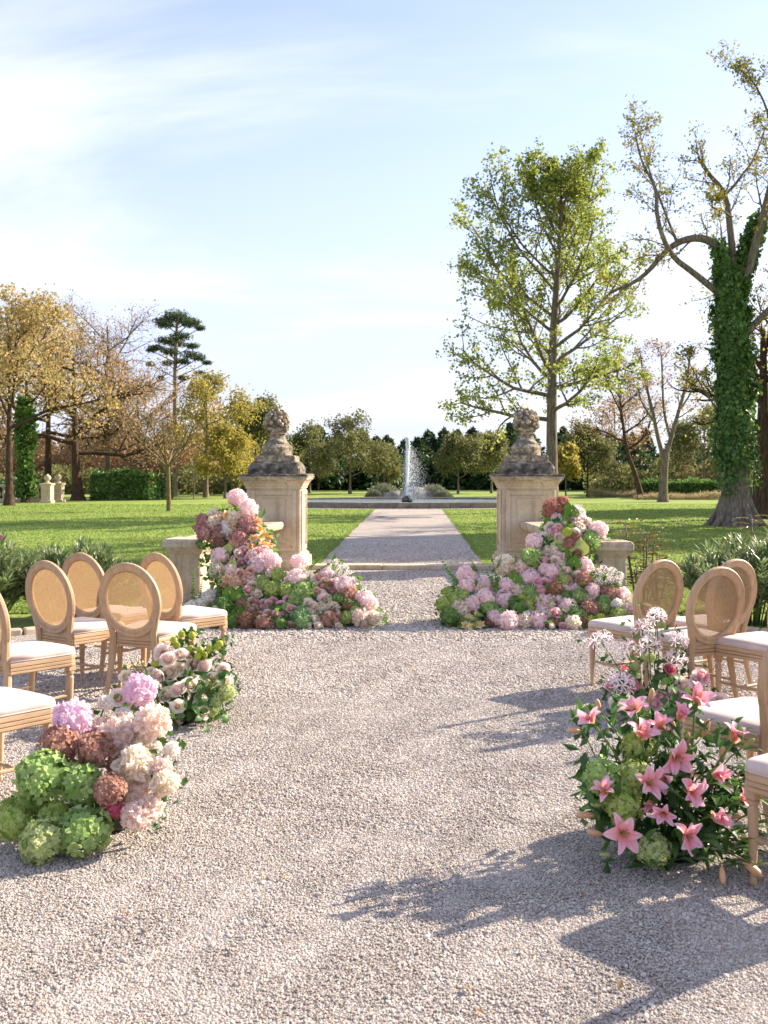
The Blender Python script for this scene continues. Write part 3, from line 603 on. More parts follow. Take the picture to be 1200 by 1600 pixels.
for k in range(46):                                                        # loose hanging shoots
    a_ = r.rand()*6.283; z_ = 2+6.3*r.rand(); m_ = 16; s_ = np.linspace(0, 1, m_)[:, None]; c = np.array([[.45*math.cos(a_)-.1, .45*math.sin(a_), z_]])+s_*np.array([[.45*math.cos(a_), .45*math.sin(a_), -.5-.5*r.rand()]])*(.4+.6*r.rand())+r.normal(size=(m_, 3))*.03; rand_leaves(mb, c, .1, .085, r)
for P_, cnt, rr_ in ((big1[:7], 700, .19), ):
    pp = np.array([q[:] for q in P_]); c = pp[r.randint(0, len(pp), cnt)]+unit(r.normal(size=(cnt, 3)))*rr_+r.normal(size=(cnt, 3))*.08; rand_leaves(mb, c, .14, .12, r)
for i in range(1500):
    pass
pp = np.array([np.array(L2(1150+u*.9, 470-u*3.2)) for u in np.linspace(0, 40, 30)]); c = pp[r.randint(0, 30, 1800)]+unit(r.normal(size=(1800, 3)))*.25+r.normal(size=(1800, 3))*.06; rand_leaves(mb, c, .15, .12, r)
c = np.array(L2(1141, 436))+unit(r.normal(size=(1300, 3)))*np.array([.42, .42, .38])*(.75+.4*r.rand(1300))[:, None]; rand_leaves(mb, c, .13, .11, r)
obj('ivy', mb.mesh('ivy', MAT['ivy']), R)

def forked():
    R = tree_root('forked_tree', 1038, 53, 'grey twin-stemmed tree with a sparse rounded crown before the low hedge'); T = Tree(48); k = 53/F
    g = lambda u, v, y=0: ((u-1038)*k, y, (783-v)*k)
    P = dict(seg=[5, 4, 3, 3], gnarl=.15, up=[.4, .3, .1, .1], lev=4, leaf=2, n=[6, 5, 3, 0], t0=[.25, .2, .2, 0], ang=[42, 46, 50, 0], ratio=[.55, .5, .5, 0], l0=1)
    tp, tr = T.limb([g(1036, 786), g(1037, 745), g(1040, 705)], .24, .20, 10); T.br[-1] = (tp, [x*(1+.5*math.exp(-max(p.z, 0)*3)) for p, x in zip(tp, tr)], 10)
    for pts, r0 in (([g(1037, 715), g(1028, 680, .1), g(1022, 640, .3), g(1010, 590, .5), g(1004, 550, .6)], .14), ([g(1040, 712), g(1050, 675, -.1), g(1060, 635, -.3), g(1072, 590, -.4), g(1074, 545, -.5)], .15), ([g(1048, 685), g(1040, 640, .5), g(1042, 590, .9), g(1040, 545, 1.0)], .09), ([g(1024, 660), g(1000, 630, -.4), g(990, 600, -.7)], .07), ([g(1062, 640), g(1085, 610, .5), g(1095, 590, .8)], .06)):
        P_, R_ = T.limb(pts, r0, .03, 8); T.spawn(P_, r0*.6, .03, 2.2, 0, P, 7, .35)
    T.wood('trunk', MAT['bark'], R); T.leaves('crown', MAT['brown'], R, 2, .12, .12, .08, 4, .1, keep=.6)
# generic broadleaf trees
def broad(name, u, Y, label, h, cw, fork, leafmat, barkmat, seed, r0, lean=0.0, nl=7, per=4, spread=.25, LW=(.22, .17), keep=1.0, group=None, ang=38, gn=.13, lev=3, up=.35, nsub=(8, 5), two=False, hang=0):
    R = tree_root(name, u, Y, label, group); T = Tree(seed)
    P = dict(seg=[6, 5, 3], gnarl=gn, up=[up, .25, .1], lev=lev, leaf=1, n=[nsub[0], nsub[1], 0], t0=[.25, .2, 0], ang=[44, 50, 0], ratio=[.5, .5, 0], l0=1)
    stems = [lean] if not two else [lean-.1, lean+.12]
    for q, ln in enumerate(stems):
        tp, tr = T.limb([(q*.15, 0, -.05), (q*.15+ln*fork*.4, .02, fork*.5), (ln*fork, 0, fork), (ln*fork*1.35+.05, .05, fork+(h-fork)*.45), (ln*fork*1.6, 0, fork+(h-fork)*.9)], r0, r0*.12, 9)
        T.br[-1] = (tp, [x*(1+.5*math.exp(-max(p.z, 0)*3)) for p, x in zip(tp, tr)], 9)
        for i in range(nl):
            z = fork+(h-fork)*.75*(i/max(1, nl-1)); az = i*2.4+T.r.random()+q; t = i/max(1, nl-1); th = math.radians(ang+26*(1-t)+T.r.gauss(0, 7))
            L = (cw*.62*(1-.45*t)+.25*(h-z)*t)*(.8+.4*T.r.random()); T.grow(at_z(tp, z), Vector((math.sin(th)*math.cos(az), math.sin(th)*math.sin(az), math.cos(th))), L, r0*.42*(1-.55*t), 0, P)
    mz = max(max(p.z for p in b[0]) for b in T.br); k = h/mz                 # keep the stated overall height
    T.br = [([Vector((p.x*(.6+.4*k), p.y*(.6+.4*k), p.z*k)) for p in b[0]], b[1], b[2]) for b in T.br]; T.tips = [Vector((p.x*(.6+.4*k), p.y*(.6+.4*k), p.z*k)) for p in T.tips]
    T.wood('trunk', barkmat, R)
    if per: T.leaves('crown', leafmat, R, per, spread, LW[0], LW[1], seed, .2, hang, keep=keep)
    return R, T
B = MAT
broad('autumn_tree', 14, 47.5, 'yellow-leaved tree with dark forked trunk at the far left edge of the lawn', 10.4, 7.2, 4.3, B['yellow'], B['bark_dark'], 31, .21, nl=9, per=5, spread=.2, LW=(.15, .11), lev=3, keep=.8, nsub=(9, 6))
Rv, Tv = broad('autumn_tree', 40, 52, 'golden tree with ivy climbing its lower trunk behind the far balustrade', 9.2, 6.2, 5.0, B['yellow'], B['bark_dark'], 32, .2, nl=7, per=4, spread=.22, LW=(.15, .11), keep=.6)
r = np.random.RandomState(6); n = 3600; z = .3+5.2*r.rand(n); a = r.rand(n)*6.283; rad = .34+.1*r.normal(size=n)+.1*np.sin(z*2+a*2); mb = MB(); rand_leaves(mb, np.stack([rad*np.cos(a), rad*np.sin(a), z], 1), .2, .16, r); obj('ivy', mb.mesh('ivy', B['ivy']), Rv)
broad('oak_tree', 122, 56, 'brown-leaved oak with thick leaning trunk and spreading crooked limbs', 10.6, 10.5, 3.2, B['brown'], B['bark_dark'], 33, .34, lean=-.06, nl=10, per=4, spread=.24, LW=(.16, .10), ang=52, gn=.2, up=.1, nsub=(9, 6), keep=.9)
broad('oak_tree', 75, 60, 'tall amber-leaved oak between the yellow tree and the leaning oak', 11.2, 8.5, 4.5, B['yellow'], B['bark_dark'], 36, .26, nl=8, per=4, spread=.24, LW=(.16, .11), ang=45, gn=.16, keep=.7)
broad('bare_tree', 168, 64, 'nearly bare tall grey tree with fine twigs above the brown oak', 13.4, 9.5, 4.2, B['brown'], B['bark'], 34, .26, nl=15, per=1, spread=.2, LW=(.14, .08), ang=44, keep=.5, nsub=(12, 9), gn=.15)
broad('bare_tree', 215, 62, 'thin half-bare tree with rusty twigs beside the clipped hedge', 8.6, 7.0, 2.2, B['brown'], B['bark'], 35, .17, nl=10, per=2, spread=.2, LW=(.14, .09), ang=42, keep=.6, nsub=(10, 8))
broad('autumn_tree', 322, 62, 'yellow-green tree right of the tall pine', 8.0, 5.6, 2.6, B['yellowgreen'], B['bark'], 37, .17, nl=9, per=5, spread=.2, LW=(.16, .12), ang=40, keep=.85)
broad('autumn_tree', 352, 60, 'low golden bushy tree beside the gate pillar', 4.4, 3.6, 1.2, B['yellowgreen'], B['bark'], 38, .1, nl=8, per=5, spread=.2, LW=(.16, .12), ang=45)
broad('evergreen_tree', 398, 68, 'dense dark green tree behind the pillar beside the golden bushy tree', 6.6, 4.6, 1.6, B['dull'], B['bark_dark'], 39, .14, nl=11, per=6, spread=.24, LW=(.19, .13))
broad('round_tree', 484, 74, 'thin dark grey-green tree just beside the gate pillar cap', 5.2, 3.8, 1.4, B['dull'], B['bark'], 40, .1, nl=9, per=4, spread=.2, LW=(.17, .12))
broad('round_tree', 547, 72, 'largest bushy grey-green tree left of the fountain jet', 6.0, 4.4, 1.5, B['dull'], B['bark'], 41, .12, nl=12, per=5, spread=.2, LW=(.16, .12), keep=.65)
broad('round_tree', 600, 74, 'small slim young tree close to the water jet', 3.6, 2.2, 1.3, B['dull'], B['bark'], 42, .06, nl=8, per=4, spread=.15, LW=(.15, .11))
broad('round_tree', 716, 72, 'round yellowish-green tree right of the fountain jet', 4.3, 3.3, 1.3, B['dull'], B['bark'], 43, .1, nl=10, per=5, spread=.18, LW=(.15, .12), keep=.7)
broad('round_tree', 768, 74, 'olive round tree partly behind the pillar with the anthurium flowers', 4.4, 3.4, 1.4, B['dull'], B['bark'], 44, .1, nl=10, per=5, spread=.18, LW=(.16, .12), keep=.9)
broad('round_tree', 918, 64, 'bronze-green round tree to the right of the ginkgo trunk', 4.9, 3.4, 1.7, B['dull'], B['bark_dark'], 45, .09, nl=10, per=5, spread=.18, LW=(.16, .11), keep=.9)
broad('round_tree', 884, 62, 'pale yellow-green sapling hugging the ginkgo trunk', 3.2, 1.6, 1.2, B['yellowgreen'], B['bark'], 46, .05, nl=7, per=5, spread=.18, LW=(.2, .15))
broad('leaning_tree', 1003, 58, 'bare brown tree leaning left between the ginkgo and the forked tree', 9.0, 5.4, 3.2, B['brown'], B['bark_dark'], 47, .19, lean=-.30, nl=9, per=2, spread=.2, LW=(.14, .09), keep=.4, nsub=(9, 7))
forked()
broad('old_tree', 1192, 34.5, 'dark furrowed trunk half hidden behind the ivy-clad tree', 8.5, 6.5, 3.2, B['yellowgreen'], B['bark_dark'], 49, .42, nl=9, per=3, spread=.2, LW=(.12, .08), keep=.45)
broad('round_tree', 1100, 66, 'grey-green tree behind the low hedge beside the ivy-clad trunk', 6.0, 5.0, 1.6, B['dull'], B['bark'], 50, .14, nl=9, per=4, spread=.22, LW=(.17, .12))
broad('round_tree', 960, 68, 'rusty thin tree between the bronze tree and the leaning trunk', 6.8, 4.8, 2.0, B['brown'], B['bark'], 51, .13, nl=9, per=2, spread=.22, LW=(.16, .1), keep=.7)
# trees beyond the right edge of the picture, whose shadows lie across lawn and path
broad('park_tree', 1560, 31, 'large leafy tree beyond the right edge of the lawn', 13, 9, 3.5, B['ginkgo'], B['bark'], 52, .4, nl=10, per=6, spread=.4, LW=(.4, .3), nsub=(8, 5))
broad('park_tree', 1470, 47, 'large green tree farther back beyond the right edge of the lawn', 12, 8, 3.5, B['ginkgo'], B['bark'], 53, .4, nl=10, per=6, spread=.4, LW=(.4, .3), nsub=(8, 5))

# bare sapling on the lawn
R = tree_root('bare_sapling', 264, 41.2, 'small leafless vase-shaped sapling with mossy bark standing on the lawn'); T = Tree(61)
P_, R_ = T.limb([(0, 0, 0), (-.02, 0, .9), (-.05, 0, 1.85)], .10, .085, 8)
PS = dict(seg=[6, 4, 3], gnarl=.10, up=[.55, .3, .2], lev=3, leaf=5, n=[6, 3, 0], t0=[.3, .3, 0], ang=[34, 35, 0], ratio=[.5, .5, 0], l0=1)
for i in range(8):
    az = i*.785+.3*T.r.random(); th = math.radians(48+8*T.r.gauss(0, 1)); T.grow(P_[-1]-Vector((0, 0, .12*T.r.random())), Vector((math.sin(th)*math.cos(az), math.sin(th)*math.sin(az), math.cos(th))), 2.3*(.8+.4*T.r.random()), .05, 0, PS)
T.wood('trunk', MAT['bark_lichen'], R)
# thin stake tree
R = tree_root('young_tree', 303, 58, 'slender bare young tree trunk beside the yellow-green tree'); T = Tree(62)
P_, R_ = T.limb([(0, 0, 0), (.03, 0, 1.2), (.02, 0, 2.4)], .05, .03, 6); T.spawn(P_, .03, .02, 1.4, 0, PS, 6, .6); T.wood('trunk', MAT['bark_pale'], R)
# tall umbrella pine
R = tree_root('pine_tree', 273, 66, 'tall slim pine with bare pale trunk and layered dark needle crown'); T = Tree(63)
P_, R_ = T.limb([(0, 0, 0), (.05, 0, 4), (.0, 0, 8), (.12, 0, 10.5), (.15, 0, 12)], .20, .06, 10)
PP = dict(seg=[4, 3, 3], gnarl=.1, up=[.2, .2, .15], lev=3, leaf=5, n=[4, 3, 0], t0=[.4, .3, 0], ang=[40, 45, 0], ratio=[.4, .5, 0], l0=1)
r = np.random.RandomState(3); mb = MB(); kp = 66/F
for u, v, y, rx, rz in ((252, 500, .3, .5, .16), (275, 494, 0, .75, .26), (300, 506, -.4, .6, .2), (262, 509, -.7, .55, .18), (288, 500, .8, .6, .2), (312, 512, .2, .3, .12), (256, 531, .5, .55, .18), (285, 528, -.6, .6, .2), (272, 535, .9, .5, .16), (300, 540, .2, .4, .14), (247, 545, -.5, .45, .13), (236, 547, .1, .3, .1), (270, 552, -.9, .5, .16), (296, 553, .6, .55, .18), (312, 560, -.2, .4, .14), (322, 566, .3, .28, .1), (288, 566, -.3, .4, .14), (258, 566, .6, .35, .12), (310, 582, .3, .3, .1), (290, 592, -.4, .32, .1), (232, 568, .5, .25, .09), (250, 590, .2, .22, .08)):
    c0 = Vector(((u-273)*kp, y, (775-v)*kp)); tz = max(.5, c0.z-.45*math.hypot(c0.x, c0.y)-.1); P2, R2 = T.limb([at_z(P_, tz), at_z(P_, tz).lerp(c0, .5)+Vector((0, 0, -.05)), c0], .05, .015, 5); T.spawn(P2, .02, .01, .9, 0, PP, 5, .5)
    rx *= 1.3; rz *= 1.6; n = int(1500*rx*rx+200); d = r.normal(size=(n, 3)); d = unit(d)*(r.rand(n)**.45)[:, None]; cl = .3*np.sin(d[:, :1]*7+u)*np.cos(d[:, 1:2]*6); c = np.array(c0[:])+d*np.array([rx, rx*.9, rz])*(1+cl); rand_leaves(mb, c, .17, .045, r, .6)
T.wood('trunk', MAT['bark_pale'], R); obj('crown', mb.mesh('crown', MAT['pine']), R)

# far belt of dark conifers and undergrowth that closes the park
def treeline():
    r = np.random.RandomState(12); mb = MB(); tk = MB(); P = []
    X = -36.0
    while X < 62:
        Y = 82+r.rand()*10; h = (4.3+1.4*r.rand()) if X > -14 else 4.0+r.rand(); w = 1.5+.9*r.rand(); n = 620
        t = r.rand(n)**.8; z = .35+t*(h-.35); rr = w*np.clip(1.05-t**2.2, .06, 1)*(.55+.5*r.rand(n)); a = r.rand(n)*6.283
        cl = .35*np.sin(a*3+z*2.2+X); P.append(np.stack([X+rr*np.cos(a)*(1+cl*.4), Y+rr*np.sin(a), z+cl*.25], 1))
        tube(tk, [(X, Y, 0), (X+.1*r.normal(), Y, h*.8)], [.13, .04], 5); X += .95+.9*r.rand()
    c = np.concatenate(P); rand_leaves(mb, c, .52, .26, r, .3)
    # light upright tips
    n = 7000; k = c[r.randint(0, len(c), n)]; k[:, 2] += .15; rand_leaves(mb, k, .5, .14, r, 0, 0, -1.6)
    for Fc, _ in tk.F: mb.F.append((Fc+mb.n, 1))
    mb.V += tk.V; mb.n += tk.n
    # dark ground-level thicket behind
    n = 16000; c = np.stack([-40+104*r.rand(n), 86+5*r.rand(n), 2.9*r.rand(n)], 1); rand_leaves(mb, c, .7, .5, r)
    o = obj('treeline', mb.mesh('treeline', [MAT['dark'], MAT['bark_dark']])); tag(o, 'dense dark conifer belt closing the far end of the park', None, None, 'stuff')
treeline()
def thicket(name, u0, u1, Y, zmax, n, mat, L, W, label, seed, depth=3.0):
    r = np.random.RandomState(seed); x0, x1 = wx(u0, Y), wx(u1, Y); x = x0+(x1-x0)*r.rand(n); z = r.rand(n)*zmax*(.65+.35*np.sin(x*1.3)*np.sin(x*.57+1)); mb = MB(); rand_leaves(mb, np.stack([x, Y+depth*r.rand(n), np.abs(z)+.05], 1), L, W, r, .1, 0, -.8); tag(obj(name, mb.mesh(name, mat)), label, None, None, 'stuff')
thicket('undergrowth', -140, 330, 76, 7.5, 26000, MAT['brown'], .34, .16, 'rusty brown undergrowth below the autumn trees', 1, 6)
thicket('undergrowth', -140, 400, 70, 2.2, 9000, MAT['dull'], .3, .18, 'low olive undergrowth behind the clipped hedge', 2, 4)
thicket('undergrowth', 930, 1400, 66, 3.2, 9000, MAT['dull'], .3, .18, 'olive shrubs behind the low hedge below the forked tree', 3, 5)
thicket('dry_grass', 925, 1005, 62, .5, 2200, MAT['drygrass'], .5, .03, 'tufts of dry straw-coloured grass at the lawn edge near the bronze tree', 4, 2)
thicket('dry_grass', 1000, 1140, 57, .42, 2200, MAT['drygrass'], .45, .03, 'dry straw-coloured grass in front of the low hedge', 5, 1.5)
thicket('dry_grass', 1070, 1220, 66, 2.3, 4200, MAT['drygrass'], .6, .05, 'tall pale dry reeds above the low hedge beside the ivy-clad trunk', 6, 2)

def hedge(name, u0, u1, Y, h, dep, mat, label, seed, n, L=.16):
    r = np.random.RandomState(seed); x0, x1 = wx(u0, Y), wx(u1, Y); R = empty(name, ((x0+x1)/2, Y, 0)); hw = (x1-x0)/2; mb = MB()
    box(mb, (0, dep/2, h*.47), (hw*2-.3, dep-.3, h*.92)); obj('dark_core', mb.mesh('dark_core', MAT['bark_dark']), R)  # solid dark box filling the hedge behind the leaf shell
    side = r.rand(n); x = (r.rand(n)*2-1)*hw; y = r.rand(n)*dep; z = r.rand(n)*h; f = side < .5; y[f] = r.normal(size=f.sum())*.07; t = (side >= .5) & (side < .75); z[t] = h+r.normal(size=t.sum())*.09; e = side >= .75; x[e] = np.where(r.rand(e.sum()) < .5, -hw, hw)+r.normal(size=e.sum())*.08
    wob = .14*np.sin(x*2.1+seed)*np.sin(z*2.5); z = z+np.where(t, .09*np.sin(x*2.7+seed)+.05*np.sin(x*7.1), 0); mb = MB(); rand_leaves(mb, np.stack([x, y+wob, np.maximum(z, .04)], 1), L, L*.55, r, .25); f_ = obj('foliage', mb.mesh('foliage', mat), R); f_['kind'] = 'stuff'; tag(R, label, 'hedge')
hedge('hedge', 143, 236, 56, 1.52, 2.0, MAT['hedge'], 'glossy clipped laurel hedge block beneath the brown oak', 1, 9000, .2)
hedge('hedge', 237, 258, 58, 1.4, 1.5, MAT['hedge'], 'short hedge block next to the tall pine trunk', 2, 3200, .2)
hedge('hedge', 1010, 1200, 60, .98, 1.6, MAT['ivy'], 'long low dark hedge running behind the forked tree', 3, 11000, .16)
hedge('hedge', -80, 62, 60, .95, 1.2, MAT['hedge'], 'low green hedge behind the far balustrade', 4, 6500, .18)

# far balustrade with two small posts
Yb = 53.0; x0, x1 = wx(-60, Yb), wx(64, Yb); R = empty('balustrade', ((x0+x1)/2, Yb, 0)); tag(R, 'small distant stone balustrade beneath the yellow trees', 'balustrade'); S = MAT['stone_far']; hw = (x1-x0)/2
mb = MB(); box(mb, (0, 0, .09), (2*hw, .32, .18), 0, .01); obj('plinth', mb.mesh('plinth', S), R); mb = MB(); box(mb, (0, 0, .86), (2*hw, .34, .14), 0, .02); obj('handrail', mb.mesh('handrail', S), R)
bal = MB(); lathe(bal, [(.09, .17), (.06, .22), (.1, .38), (.06, .58), (.05, .66), (.085, .74), (.085, .80)], 10); bme = bal.mesh('baluster', S); k = int(2*hw/.3)
for i in range(k): obj('baluster', bme, R, (-hw+.15+i*.3, 0, 0))
for u, Y, lab in ((74, 51.5, 'small pale stone post with ball finial ending the distant balustrade'), (91, 53.5, 'small pale stone post with ball finial next to the oak trunk')):
    R = empty('stone_post', (wx(u, Y), Y, 0)); tag(R, lab, 'post', 'distant posts with ball finials'); mb = MB(); sqloft(mb, [(.30, 0), (.30, .12), (.25, .14), (.25, .88), (.30, .93), (.31, 1.0), (.26, 1.02)], (0, 0, 0), .01); obj('shaft', mb.mesh('shaft', S), R)
    mb = MB(); lathe(mb, [(.16, 1.02), (.16, 1.06), (.08, 1.1), (.08, 1.15), (.15, 1.2), (.19, 1.29), (.16, 1.39), (.07, 1.45), (.03, 1.5)], 14); obj('finial', mb.mesh('finial', S, True), R)
# low wall with urn past the ivy tree
Yw = 50.0; R = empty('garden_wall', (wx(1230, Yw), Yw, 0)); tag(R, 'low stone garden wall at the right edge behind the furrowed trunk', 'wall'); mb = MB(); box(mb, (0, 0, .42), (3.4, .4, .84), 0, .01); obj('wall_body', mb.mesh('wall_body', S), R); mb = MB(); box(mb, (0, 0, .9), (3.6, .52, .12), 0, .02); obj('coping', mb.mesh('coping', S), R)
mb = MB(); lathe(mb, [(.14, 0), (.14, .04), (.06, .1), (.06, .16), (.2, .26), (.27, .42), (.22, .55), (.28, .62), (.26, .64)], 16); o = obj('garden_urn', mb.mesh('garden_urn', S, True)); o.location = (wx(1192, Yw), Yw, .96); tag(o, 'dark stone urn on the low wall at the right edge', 'urn')

# ------------------------------------------------------------------ oleanders and shrubs beside the chairs
def oleander(X, Y, w, h, label, seed, n=60, blossoms=0):
    r = np.random.RandomState(seed); R = empty('oleander', (X, Y, 0)); st = MB(); C_, N_, T_, L_ = [], [], [], []; ends = []
    for i in range(n):
        a = r.rand()*6.283; q = math.sqrt(r.rand()); b = np.array([.35*w*q*math.cos(a), .35*w*q*math.sin(a)*.6, 0]); e = np.array([w*q*math.cos(a), w*.62*q*math.sin(a), h*(.72+.4*r.rand())*(1-.35*q*q)])
        m = (b+e)/2+np.array([0, 0, .12*h]); pts = [b, (b*.5+m*.5), m, (m*.45+e*.55), e]; tube(st, pts, [.008, .007, .006, .005, .003], 4); ends.append(e)
        for k in range(17):
            t = .25+.75*(k+.5)/17; f = t*4; j = min(3, int(f)); p = np.array(pts[j])+(np.array(pts[j+1])-np.array(pts[j]))*(f-j); dd = np.array(pts[j+1])-np.array(pts[j]); dd /= np.linalg.norm(dd)
            for q3 in range(3):
                az = k*1.05+q3*2.094+r.rand()*.4; side = np.array([math.cos(az), math.sin(az), 0]); tt = dd*(.55+.5*t)+side*.8+r.normal(size=3)*.12; tt /= np.linalg.norm(tt); L = .10+.07*r.rand(); C_.append(p+tt*L*.5); T_.append(tt); N_.append(np.cross(tt, np.cross(np.array([0, 0, 1.])+r.normal(size=3)*.3, tt))); L_.append(L)
    mb = MB(); N_ = unit(np.array(N_)); L_ = np.array(L_); V, Q = kites(np.array(C_), N_, np.array(T_), L_, L_*.17+.004, .12); mb.add(V, Q)
    f = obj('foliage', mb.mesh('foliage', MAT['oleander']), R); f['kind'] = 'stuff'; obj('stems', st.mesh('stems', MAT['stem'], True), R)
    for i in range(blossoms):
        e = ends[r.randint(len(ends))]; mb = MB()
        for k in range(5):
            a = k*1.2566; t = np.array([[math.cos(a), math.sin(a), .25]]); V, Q = kites(t*.02, np.array([[0, 0, 1.]]), unit(t), [.035], [.03]); mb.add(V, Q)
        obj('blossom', mb.mesh('blossom', MAT['pinkpetal']), R, tuple(e+np.array([0, -.05, .02])), Quaternion((1, 0, 0), .9))
    tag(R, label, 'shrub', 'oleander shrubs in the beds')
MAT['pinkpetal'] = m_leaf('petal_oleander', [lin(226, 120, 150), lin(236, 150, 172)], .3)
oleander(-4.55, 10.7, 1.0, .88, 'narrow-leaved oleander with pink blossoms at the left picture edge', 1, 90, 7)
oleander(-3.65, 11.1, .85, .80, 'oleander shrub directly behind the cane chairs, nearest the left end post', 2, 80, 2)
oleander(-5.6, 11.2, .9, .95, 'oleander shrub farthest from the left end post', 3, 60, 2)
oleander(3.85, 10.7, .85, .86, 'oleander shrub behind the chair nearest the anthurium flower display', 4, 80, 0)
oleander(4.75, 10.9, 1.0, 1.0, 'oleander shrub behind the pair of overlapping cane chairs', 5, 90, 0)
oleander(5.7, 10.6, .9, .95, 'oleander shrub at the right picture edge', 6, 60, 0)
def mahonia(X, Y, h, label, seed, n=7):
    r = np.random.RandomState(seed); R = empty('garden_shrub', (X, Y, 0)); st = MB(); C_, N_, T_, L_ = [], [], [], []
    for i in range(n):
        a = r.rand()*6.283; e = np.array([.28*math.cos(a)*r.rand(), .22*math.sin(a)*r.rand(), h*(.45+.6*r.rand())]); tube(st, [(e[0]*.3, e[1]*.3, 0), tuple(e*np.array([.7, .7, .5])), tuple(e)], [.012, .01, .007], 5)
        for k in range(11):
            az = k*2.4; d = np.array([math.cos(az), math.sin(az), .25+.3*r.rand()]); d /= np.linalg.norm(d)
            for j in range(1, 6):
                p = e+np.array([0, 0, -.05*k/2])+d*.05*j+np.array([0, 0, -.004*j*j])
                for sgn in (-1, 1):
                    sd = np.cross(d, [0, 0, 1.])*sgn; t = unit((sd*.9+d*.5)[None])[0]; C_.append(p+t*.03); T_.append(t); N_.append(unit((np.array([0, 0, 1.])+r.normal(size=3)*.3)[None])[0]); L_.append(.06+.03*r.rand())
    mb = MB(); L_ = np.array(L_); N_ = np.array(N_); T_ = np.array(T_); N_ = unit(N_-T_*np.sum(N_*T_, 1)[:, None]); V, Q = kites(np.array(C_), N_, T_, L_, L_*.42, .1); mb.add(V, Q); f = obj('foliage', mb.mesh('foliage', MAT['mahonia']), R); f['kind'] = 'stuff'; obj('stems', st.mesh('stems', MAT['bark'], True), R); tag(R, label, 'shrub', 'bronze-leaved shrubs')
mahonia(2.98, 12.0, 1.0, 'bronze-leaved shrub right beside the stone end post', 1, 8)
mahonia(3.3, 12.6, .7, 'small bronze-leaved shrub behind the first right-hand chair back', 2, 5)
mahonia(4.3, 11.9, 1.05, 'taller bronze-leaved shrub rising behind the oleanders', 3, 7)
# ------------------------------------------------------------------ cane-backed chairs
def outline_seat():
    pts = [(-.205, -.215), (0, -.222), (.205, -.215)]
    pts += [(.222, -.05), (.24, .12), (.247, .185), (.238, .215), (.21, .232), (.1, .243), (0, .246), (-.1, .243), (-.21, .232), (-.238, .215), (-.247, .185), (-.24, .12), (-.222, -.05)]
    return np.array(pts)
def loft_outline(mb, levels, mi=0, cap=True):
    O = outline_seat(); n = len(O); ln = np.linalg.norm(O, axis=1)[:, None]; V = []
    for off, z in levels: V.append(np.column_stack([O*(1+off/ln), np.full(n, z)]))
    Q = [[r*n+i, r*n+(i+1) % n, (r+1)*n+(i+1) % n, (r+1)*n+i] for r in range(len(levels)-1) for i in range(n)]; m0 = mb.n; mb.add(np.concatenate(V), Q, mi)
    if cap: mb.F.append((np.array([[m0+(len(levels)-1)*n+i for i in range(n)]]), mi)); mb.F.append((np.array([[m0+n-1-i for i in range(n)]]), mi))
